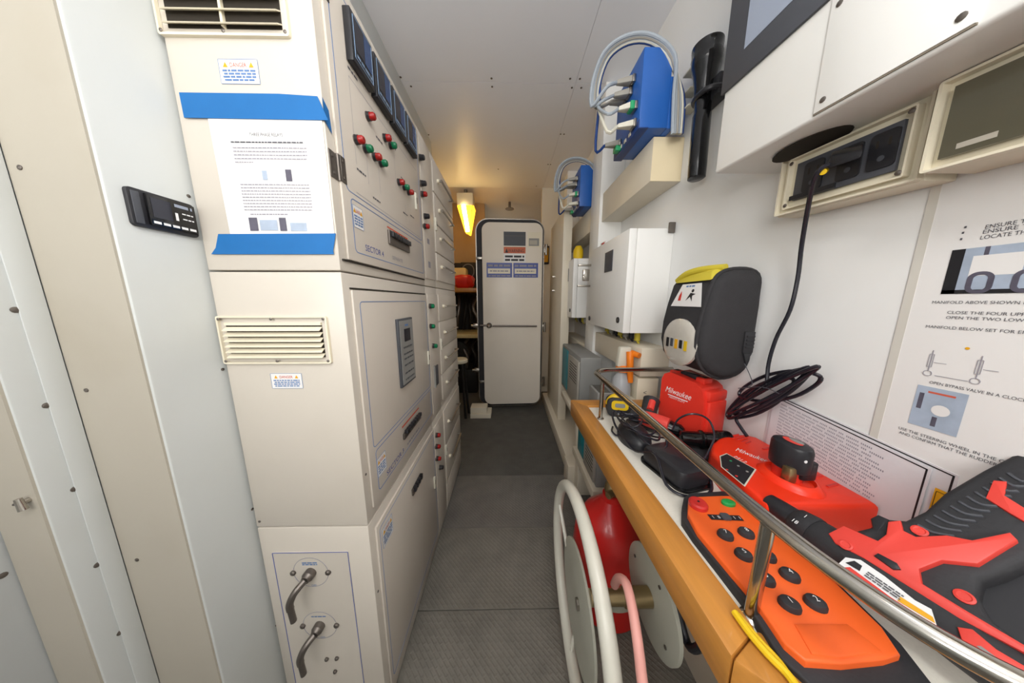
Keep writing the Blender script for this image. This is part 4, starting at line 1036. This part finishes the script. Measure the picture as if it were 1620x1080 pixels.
m = MB('white_print').text(fz, 0, -.002, .020, 'Milwaukee', .0006, 'l', Lz); f3, L3 = tf((1160, 722), (1178, 732), (1163, 716))
if f3.N.z < 0: f3.N = -f3.N
m.text(f3, 0, 0, .009, 'M12', .0006, 'l', L3); build('lettering', m, t)
m = MB('gap_dark')
m = MB('stop_red')
for i in range(6):
    a = onz(1294+i*15, 748+i*7.6, zt); b_ = onz(1312+i*15, 740+i*9, zt)
    a = Vector((.648, .585-i*.026, zt)); b_ = Vector((.678, .592-i*.026, zt)); m.tube([a+Vector((0,-.01,0)), b_+Vector((0,-.01,0))], .0028, 6, 0)
for i in range(5):
    a = Vector((.612+i*.004, .636-i*.009, zt)); b_ = Vector((.65, .646-i*.009, zt)); m.tube([a, b_], .0022, 6, 0)
build('vent_slots', m, t)
# battery
bb = Vector((bc.x, bc.y+.005, zt+.004))
t = thing('battery_pack', bb, 'black and red battery pack standing in the red charger', 'battery')
m = MB('red_plastic').lathe(bb, (0, 0, 1), [(0, .022), (.046, .022), (.048, .02), (.048, 0)], 24, (0, 1, 0), (1.15, .9)); build('core', m, t)['label'] = 'red inner core'
m = MB('black_plastic').lathe(bb+Vector((0, 0, .034)), (0, 0, 1), [(-.012, .025), (-.009, .028), (.004, .029), (.036, .029), (.042, .027), (.045, .022), (.046, 0)], 28, (0, 1, 0), (1.2, .9)); build('cap', m, t)
m = MB('tool_red').lathe(bb+Vector((.0, .0, .0803)), (0, 0, 1), [(0, .016), (.0005, .016), (.0005, 0)], 24, (0, 1, 0), (1.1, .6)); m.use('case_grey').lathe(bb+Vector((.006, -.002, .0809)), (0, 0, 1), [(0, .012), (.0005, .012), (.0005, 0)], 24, (0, 1, 0), (1.1, .5)); build('top_label', m, t)
m = MB('black_plastic').box(bb.x-.004, bb.x+.026, bb.y-.031, bb.y-.01, bb.z+.010, bb.z+.05, .004); m.use('brass').box(bb.x-.028, bb.x-.010, bb.y-.028, bb.y-.012, bb.z+.002, bb.z+.036, .003); build('contact_clip', m, t)
m = MB('white_print').cyl(bb+Vector((-.008, -.0335, .056)), bb+Vector((-.008, -.0345, .056)), .003); build('lock_mark', m, t)

# orange remote control
t = thing('remote_control', (.43, .34, BT), 'orange and black radio remote with numbered oval buttons on the bench', 'remote control')
zr = BT+.016
lo_ = [(1080, 800), (1085, 783), (1110, 778), (1190, 776)]
def onb(L, z): return [tuple(PZ(a, b, z)[:2]) for a, b in L]
outl_ = [(.356, .495), (.372, .505), (.496, .505), (.505, .49), (.505, .33), (.49, .24), (.468, .188), (.385, .186), (.368, .215), (.362, .30), (.355, .42), (.352, .47)]
outl = onb([(1079, 800), (1082, 786), (1092, 779), (1140, 776), (1186, 776)], zr)+[(.500, .455), (.503, .33), (.49, .24), (.46, .180), (.40, .172), (.352, .176)]+onb([(1238, 1042), (1221, 1017), (1176, 945), (1135, 893), (1097, 846), (1079, 820)], zr)
m = MB('black_rubber').prism([Vector((x, y, BT)) for x, y in outl], (0, 0, .016), .003, 3); build('bumper', m, t)
inn = [(.363, .485), (.374, .492), (.490, .492), (.494, .48), (.494, .33), (.48, .25), (.46, .215), (.388, .214), (.376, .24), (.370, .31), (.363, .42), (.36, .46)]
inn = onb([(1088, 812), (1089, 790), (1094, 785), (1141, 783), (1180, 784)], zr+.01)+[(.487, .44), (.489, .33), (.478, .25)]+onb([(1425, 1034), (1400, 1042), (1333, 1049), (1275, 1045), (1242, 1017), (1208, 967), (1179, 929), (1157, 904), (1104, 841)], zr+.01)
m = MB('orange').prism([Vector((x, y, zr-.004)) for x, y in inn], (0, 0, .014), .003, 3); build('face_shell', m, t)['label'] = 'orange face shell'
zf = zr+.010
m = MB('orange').prism([Vector((x, y, zf-.002)) for x, y in onb([(1256, 985), (1340, 985), (1398, 1030), (1330, 1040), (1284, 1034)], zr+.012)], (0, 0, .004), .003); build('grip_pad', m, t)
p = PZ(1104, 800, zf); m = MB('stop_red').lathe((p.x, p.y, zf), (0, 0, 1), [(0, .0165), (.007, .0165), (.010, .014), (.011, .005), (.009, 0)], 24); m.use('ink_black').cyl((p.x, p.y, zf+.0095), (p.x, p.y, zf+.0115), .002); build('stop_button', m, t)['label'] = 'red stop button'
p = PZ(1152, 797, zf); m = MB('green_button').lathe((p.x, p.y, zf), (0, 0, 1), [(0, .011), (.005, .011), (.007, .008), (.007, 0)], 20, (1, 0, 0), (1.2, .8)); build('start_button', m, t)['label'] = 'green start button'
a = PZ(1118, 814, zf); b_ = PZ(1178, 826, zf)
ff = Fr((a.x, a.y-.006, zf), (1, -.06, 0), (.06, 1, 0)); m = MB('ink_black').flat(ff, 0, .06, -.006, .006, .0012); m.use('white_print').text(ff, .006, -.003, .006, 'I   II          I   I', .0018, 'l', .05); m.use('dark_grey').rrect(ff, .022, .038, -.007, .007, .004, .0012, .005); build('switch_strip', m, t)
btn = [((1250, 952), '1'), ((1291, 950), '2'), ((1211, 912), '3'), ((1250, 906), '4'), ((1177, 874), '5'), ((1214, 876), '6'), ((1148, 843), '7'), ((1181, 840), '8')]
for q, s in btn:
    p = PZ(*q, zf+.007)
    m = MB('black_rubber').lathe((p.x, p.y, zf), (0, 0, 1), [(0, .0105), (.004, .0105), (.008, .009), (.010, .004), (.010, 0)], 22, Vector((.35, 1, 0)), (.95, 1.15))
    fb_ = Fr((p.x, p.y, zf+.0101), (1, -.1, 0), (.1, 1, 0)); m.use('white_print').text(fb_, 0, -.003, .007, s, .0004, 'c'); build('oval_button', m, t)['label'] = 'black oval button marked '+s

# large red and black cordless driver
P0 = Vector((.53, .28, .785)); n_ = Vector((-.62, -.10, .78)).normalized()
def D(L, off=0): return [PP(a, b, P0+n_*off, n_) for a, b in L]
t = thing('cordless_driver', (.55, .3, BT), 'large red and black cordless driver with clutch ring and sticker, nearest on bench', 'power tool')
# motor body round in section
def axis_pt(a, b, off): return PP(a, b, P0+n_*off, n_)
a0, a1 = axis_pt(1285, 842, -.022), axis_pt(1640, 1090, -.022)
dv = (a1-a0).normalized(); LL = (a1-a0).length
m = MB('black_rubber').lathe(a0, dv, [(.0, .024), (.01, .027), (.03, .028), (LL*.45, .030), (LL*.8, .031), (LL, .030), (LL+.03, .026), (LL+.032, 0)], 36); build('motor_body', m, t)
m = MB('black_rubber').lathe(a0-dv*.024, dv, [(0, .020), (.004, .024), (.022, .0275), (.028, .027)], 32)
m.use('white_print'); fr_ = Fr(a0-dv*.010+n_*.0262, dv, n_.cross(dv)); m.text(fr_, -.004, -.012, .006, '18', .002, 'l'); m.text(fr_, 0.001, .006, .006, '1', .0005, 'l'); build('clutch_ring', m, t)
m = MB('black_plastic').lathe(a0-dv*.066, dv, [(0, .012), (.003, .016), (.02, .018), (.040, .0195), (.044, .019)], 28); build('chuck', m, t)
# grip and its hand guard: dark base outline, red overlay
base = [(1318, 868), (1385, 852), (1400, 838), (1440, 842), (1470, 828), (1500, 800), (1560, 765), (1600, 745), (1650, 715), (1660, 900), (1595, 930), (1562, 940), (1556, 965), (1575, 1000), (1660, 1065), (1640, 1120), (1560, 1060), (1440, 960), (1340, 890)]
m = MB('black_rubber').prism(D(base, -.034)[::-1], n_*.034, .008, 3); build('grip', m, t)
m = MB('black_plastic').prism(D([(1540, 930), (1600, 915), (1690, 890), (1690, 1075), (1590, 1020), (1545, 980)], -.034), n_*.012); build('inner_guard', m, t)
red = [(1314, 850), (1338, 838), (1392, 862), (1405, 852), (1408, 832), (1428, 830), (1432, 846), (1452, 856), (1500, 854), (1540, 862), (1600, 850), (1612, 862), (1550, 900), (1494, 894), (1458, 908), (1462, 930), (1530, 972), (1640, 1038), (1640, 1050), (1520, 986), (1440, 935), (1370, 890), (1325, 866)]
m = MB('tool_red').prism(D(red, -.004), n_*.0125, .002); build('red_housing', m, t)['label'] = 'red housing panel'
m = MB('tool_red').prism(D([(1518, 1000), (1542, 1004), (1580, 1036), (1640, 1072), (1640, 1090), (1590, 1062), (1528, 1030)], -.002), n_*.014, .0012)
m.use('case_grey').prism(D([(1545, 1022), (1552, 1022), (1590, 1050), (1586, 1054)], .0115), n_*.001); build('vent_panel', m, t)
m = MB('tool_red').prism(D([(1560, 790), (1572, 762), (1594, 764), (1590, 786), (1660, 830), (1660, 850), (1600, 815)], -.001), n_*.004, .001); build('grip_stripe', m, t)['label'] = 'red grip stripe'
m = MB('dark_grey')
for i in range(12):
    x = 1452+i*13; y = 826-i*7.4
    q = D([(x, y+4), (x+24-i*.4, y+16), (x+58-i*1.8, y+22-i*.5)], .0006)
    m.tube(q, .0020, 6, 2)
build('grip_ribs', m, t)
m = MB('black_plastic').prism(D([(1366, 852), (1384, 846), (1380, 826), (1392, 820), (1410, 828), (1406, 848), (1392, 860)], -.012), n_*.012, .003); build('trigger', m, t)
m = MB('black_plastic').prism(D([(1383, 880), (1390, 876), (1420, 892), (1426, 902), (1414, 902)], .008), n_*.003, .001); build('direction_switch', m, t)
m = MB('tool_red')
for q in ((1455, 840), (1526, 944), (1338, 862)):
    c_ = PP(*q, P0+n_*(.0085 if q[0] == 1338 else .0005), n_); m.lathe(c_, n_, [(0, .007), (.0015, .007), (.002, .005), (.0012, .004), (.0012, 0)], 18)
build('housing_screws', m, t)
# sticker wraps the front of the motor body
k = .0085
m = MB('white_print').prism(D([(1324, 895), (1338, 882), (1362, 886), (1400, 912), (1448, 950), (1474, 964), (1488, 1008), (1440, 985), (1380, 940)], .0100), n_*.0012)
m.use('tool_red').prism(D([(1328, 898), (1345, 897), (1410, 945), (1482, 992), (1484, 1004), (1440, 980), (1380, 936)], .0112), n_*.0006)
m.use('warn_yellow').prism(D([(1420, 950), (1425, 944), (1476, 976), (1480, 986)], .0118), n_*.0006)
m.use('ink_black').prism(D([(1338, 890), (1352, 887), (1364, 895), (1360, 903)], .0118), n_*.0006)
f_, _ = None, None
q0, q1, q2 = D([(1362, 926), (1420, 962), (1368, 916)], .0124); Uq = (q1-q0).normalized(); Vq = (q2-q0)-Uq*(q2-q0).dot(Uq)
m.use('white_print').scrib(Fr(q0, Uq, Vq), 0, (q1-q0).length, 0, .003, .0)
q0, q1, q2 = D([(1372, 905), (1445, 955), (1376, 900)], .0126); Uq = (q1-q0).normalized(); Vq = (q2-q0)-Uq*(q2-q0).dot(Uq)
for i in range(3): m.use('ink').scrib(Fr(q0, Uq, Vq), 0, (q1-q0).length*.8, -.003*i, .0016, .0)
build('sticker', m, t)['label'] = 'white red and yellow sticker'

# ================================================================== BELOW THE BENCH
# valve wheel and reel
t = thing('hand_wheel', (.19, .56, .06), 'large white hand wheel with grey discs on a brass shaft under the bench', 'wheel')
Cw = Vector((.184, .561, .343)); R = .255
def circ(C, R, n=32, tilt=0): return [C+Vector((0, R*math.cos(2*PI*i/n), R*math.sin(2*PI*i/n))) for i in range(n)]
build('rim', MB('tube_white').tube(circ(Cw, R), .0165, 16, 1, True), t)
Cd = Vector((.197, .585, .275))
build('web_disc', MB('disc_grey').lathe(Cd, (1, 0, 0), [(-.004, .150), (-.003, .152), (.003, .152), (.004, .150), (.004, 0)], 48), t)
m = MB('steel').lathe(PX(915, 955, .1925), (-1, 0, 0), [(0, .014), (.006, .014), (.006, 0)], 8); build('hub_nut', m, t)
C2 = Vector((.352, .503, .409))
build('flange', MB('disc_grey').lathe(C2, (1, 0, 0), [(-.005, .106), (-.004, .108), (.004, .108), (.005, .106), (.005, 0)], 48), t)
m = MB('dull_steel')
for a in (.4, 2.0, 3.6, 5.2): p = C2+Vector((-.006, .08*math.cos(a), .08*math.sin(a))); m.cyl(p, p+Vector((-.002, 0, 0)), .004, n=10)
build('flange_bolts', m, t)
build('shaft', MB('brass').lathe((.20, .503, .409), (1, 0, 0), [(0, .017), (.08, .017), (.082, .021), (.146, .021), (.146, 0)], 24).cyl((.356, .503, .409), (.56, .503, .409), .015), t)
for a in (.25, 3.4, 4.8):
    build('spoke', MB('tube_white').tube([Cd+Vector((.0, .14*math.cos(a), .14*math.sin(a))), Cw+Vector((0, (R-.01)*math.cos(a), (R-.01)*math.sin(a)))], .006, 8, 0), t)
# red cylinder
t = thing('gas_cylinder', (.39, .80, 0), 'red gas cylinder with brass valve standing under the bench behind the wheel', 'cylinder')
cx, cy = .372, .80
m = MB('cylinder_red').lathe((cx, cy, .001), (0, 0, 1), [(0, .10), (.01, .125), (.20, .127), (.22, .127), (.30, .12), (.36, .09), (.40, .05), (.42, .032), (.44, .030), (.44, 0)], 44); build('tank', m, t)
m = MB('disc_grey').lathe((cx, cy, .10), (0, 0, 1), [(0, .1275), (.03, .1285), (.03, .1275)], 44); build('band', m, t)
m = MB('brass').lathe((cx, cy, .44), (0, 0, 1), [(0, .022), (.02, .026), (.04, .022), (.05, .014), (.075, .012), (.075, 0)], 18).cyl((cx-.03, cy-.04, .465), (cx+.05, cy+.01, .465), .011); m.use('dull_steel').cyl((cx+.03, cy-.06, .47), (cx+.03, cy-.02, .47), .02); m.use('black_plastic').lathe((cx, cy, .512), (0, 0, 1), [(0, .022), (.012, .024), (.014, 0)], 14); build('valve', m, t)
m = MB('cylinder_red').cyl((cx+.05, cy-.03, .48), (cx+.09, cy-.06, .50), .014); build('valve_knob', m, t)
# hoses
pk = [PX(a, b, k) for a, b, k in ((972, 925, .235), (978, 915, .23), (990, 922, .225), (1000, 960, .22), (1008, 1010, .215), (1014, 1060, .212), (1018, 1110, .21))]
o = build('pink_hose', MB('pink_hose').tube(pk+[pk[-1]+Vector((.002, .004, -.10)), Vector((.222, pk[-1].y+.03, .05)), Vector((.25, pk[-1].y+.08, .014)), Vector((.36, .50, .012))], .0085, 12, 4)); tag(o, 'pale pink rubber hose hooked over the brass shaft', 'hose')
o = build('black_hose_loop', MB('cord_black').tube([PX(a, b, .42) for a, b in ((1050, 880), (1062, 920), (1072, 960), (1082, 1000), (1092, 1024), (1108, 1020), (1100, 985), (1088, 950), (1070, 915), (1056, 880))], .009, 10, 3)); tag(o, 'black cable loop hanging below the bench behind the grey disc', 'cable')
o = build('yellow_pipe', MB('pale_yellow').cyl((.50, .42, 0), (.50, .42, .655), .012)); tag(o, 'thin yellow vertical pipe under the bench', 'pipe')

# teal fronted power units
def unit(y, x0, z0, sx_, sy, sz, lab):
    t = thing('power_unit', (x0+sx_/2, y+sy/2, z0), lab, 'power unit')
    build('casing', MB('case_grey').box(x0, x0+sx_, y, y+sy, z0, z0+sz, .006), t)
    f = FW(0, 0, x0)
    build('teal_panel', MB('teal').fbox(f, -(y+sy*.93), -(y+sy*.60), z0+sz*.08, z0+sz*.94, 0, .006, .002), t)['label'] = 'teal front strip'
    m = MB('plug_grey').fbox(f, -(y+sy*.52), -(y+.01), z0+.02, z0+sz-.03, 0, .012, .002); m.use('gap_dark')
    for i in range(7): m.fbox(f, -(y+sy*.42), -(y+sy*.08), z0+sz-.07-i*.018, z0+sz-.065-i*.018, .012, .0125)
    build('louvre_panel', m, t); return t
unit(1.44, .43, .46, .125, .50, .335, 'grey louvred power unit with teal strip beside the white post')
u2 = unit(1.02, .40, .28, .15, .31, .24, 'grey power unit with teal strip just below the wooden bench end')
build('rating_plate', MB('cream_plastic').fbox(FN(0, 0, 1.02), .44, .52, .36, .42, 0, .001).use('ink').scrib(FN(0, 0, 1.02), .45, .51, .40, .005, .0015).scrib(FN(0, 0, 1.02), .45, .50, .385, .005, .0015).scrib(FN(0, 0, 1.02), .45, .51, .37, .005, .0015), u2)
struct('trim_19', MB('cream_paint').box(.38, .56, 1.0, 1.36, .235, .279, .003).box(.40, .56, 1.0, 1.02, 0, .235, .003).box(.40, .56, 1.30, 1.36, 0, .235, .003))
struct('trim_20', MB('cream_paint').box(.40, .56, 1.43, 1.80, .42, .459, .003).box(.42, .56, 1.43, 1.47, .146, .42, .003))
o = build('storage_bin', MB('case_grey').box(.40, .47, 1.062, 1.18, .55, .72, .006).use('case_dark').box(.41, .46, 1.07, 1.17, .72, .722)); tag(o, 'grey plastic bin at the far corner of the bench', 'bin')
struct('trim_21', MB('cream_paint').box(.41, .50, 1.045, 1.19, .521, .549, .002))

# ================================================================== LIGHT
def area(name, loc, size, size_y, power, col, rot=(0, 0, 0)):
    l = bpy.data.lights.new(name, 'AREA'); l.shape = 'RECTANGLE'; l.size = size; l.size_y = size_y; l.energy = power; l.color = col
    o = bpy.data.objects.new(name, l); COL.objects.link(o); o.location = loc; o.rotation_euler = rot; return o
def point(name, loc, r, power, col):
    l = bpy.data.lights.new(name, 'POINT'); l.shadow_soft_size = r; l.energy = power; l.color = col
    o = bpy.data.objects.new(name, l); COL.objects.link(o); o.location = loc; return o
# ceiling fitting above the photographer (real fixture, out of frame)
t = thing('ceiling_fitting', (.05, -.1, 2.30), 'ceiling light fitting above the near end of the bench', 'lamp')
build('tray', MB('white_paint').box(-.10, .20, -.75, .30, 2.31, HC, .004), t)
area('fitting_light', (.05, -.2, 2.30), .28, .95, 3, (1, .99, .97))
point('near_fill', (.14, -.24, 1.82), .12, 15.5, (1, .99, .98))  # added fill light hung below the fitting to brighten console and ceiling
area('rear_fill', (-.5, -1.0, 1.55), .9, .8, 26, (1, .985, .965), (math.radians(122), 0, math.radians(-34)))  # added fill light before the closed rear wall, lifts right wall and ceiling
point('warm_bulb', (-.40, 2.86, 1.95), .06, 1.7, (1, .56, .16))
point('far_room', (-.1, 3.9, 1.9), .2, 1.3, (1, .8, .55))
wd = bpy.data.worlds.new('world'); scene.world = wd; wd.use_nodes = True
wd.node_tree.nodes['Background'].inputs[0].default_value = (1, .96, .9, 1); wd.node_tree.nodes['Background'].inputs[1].default_value = .18

vs = scene.view_settings
vs.view_transform = 'Standard'; vs.look = 'None'; vs.exposure = -.2; vs.gamma = 1; vs.use_curve_mapping = False
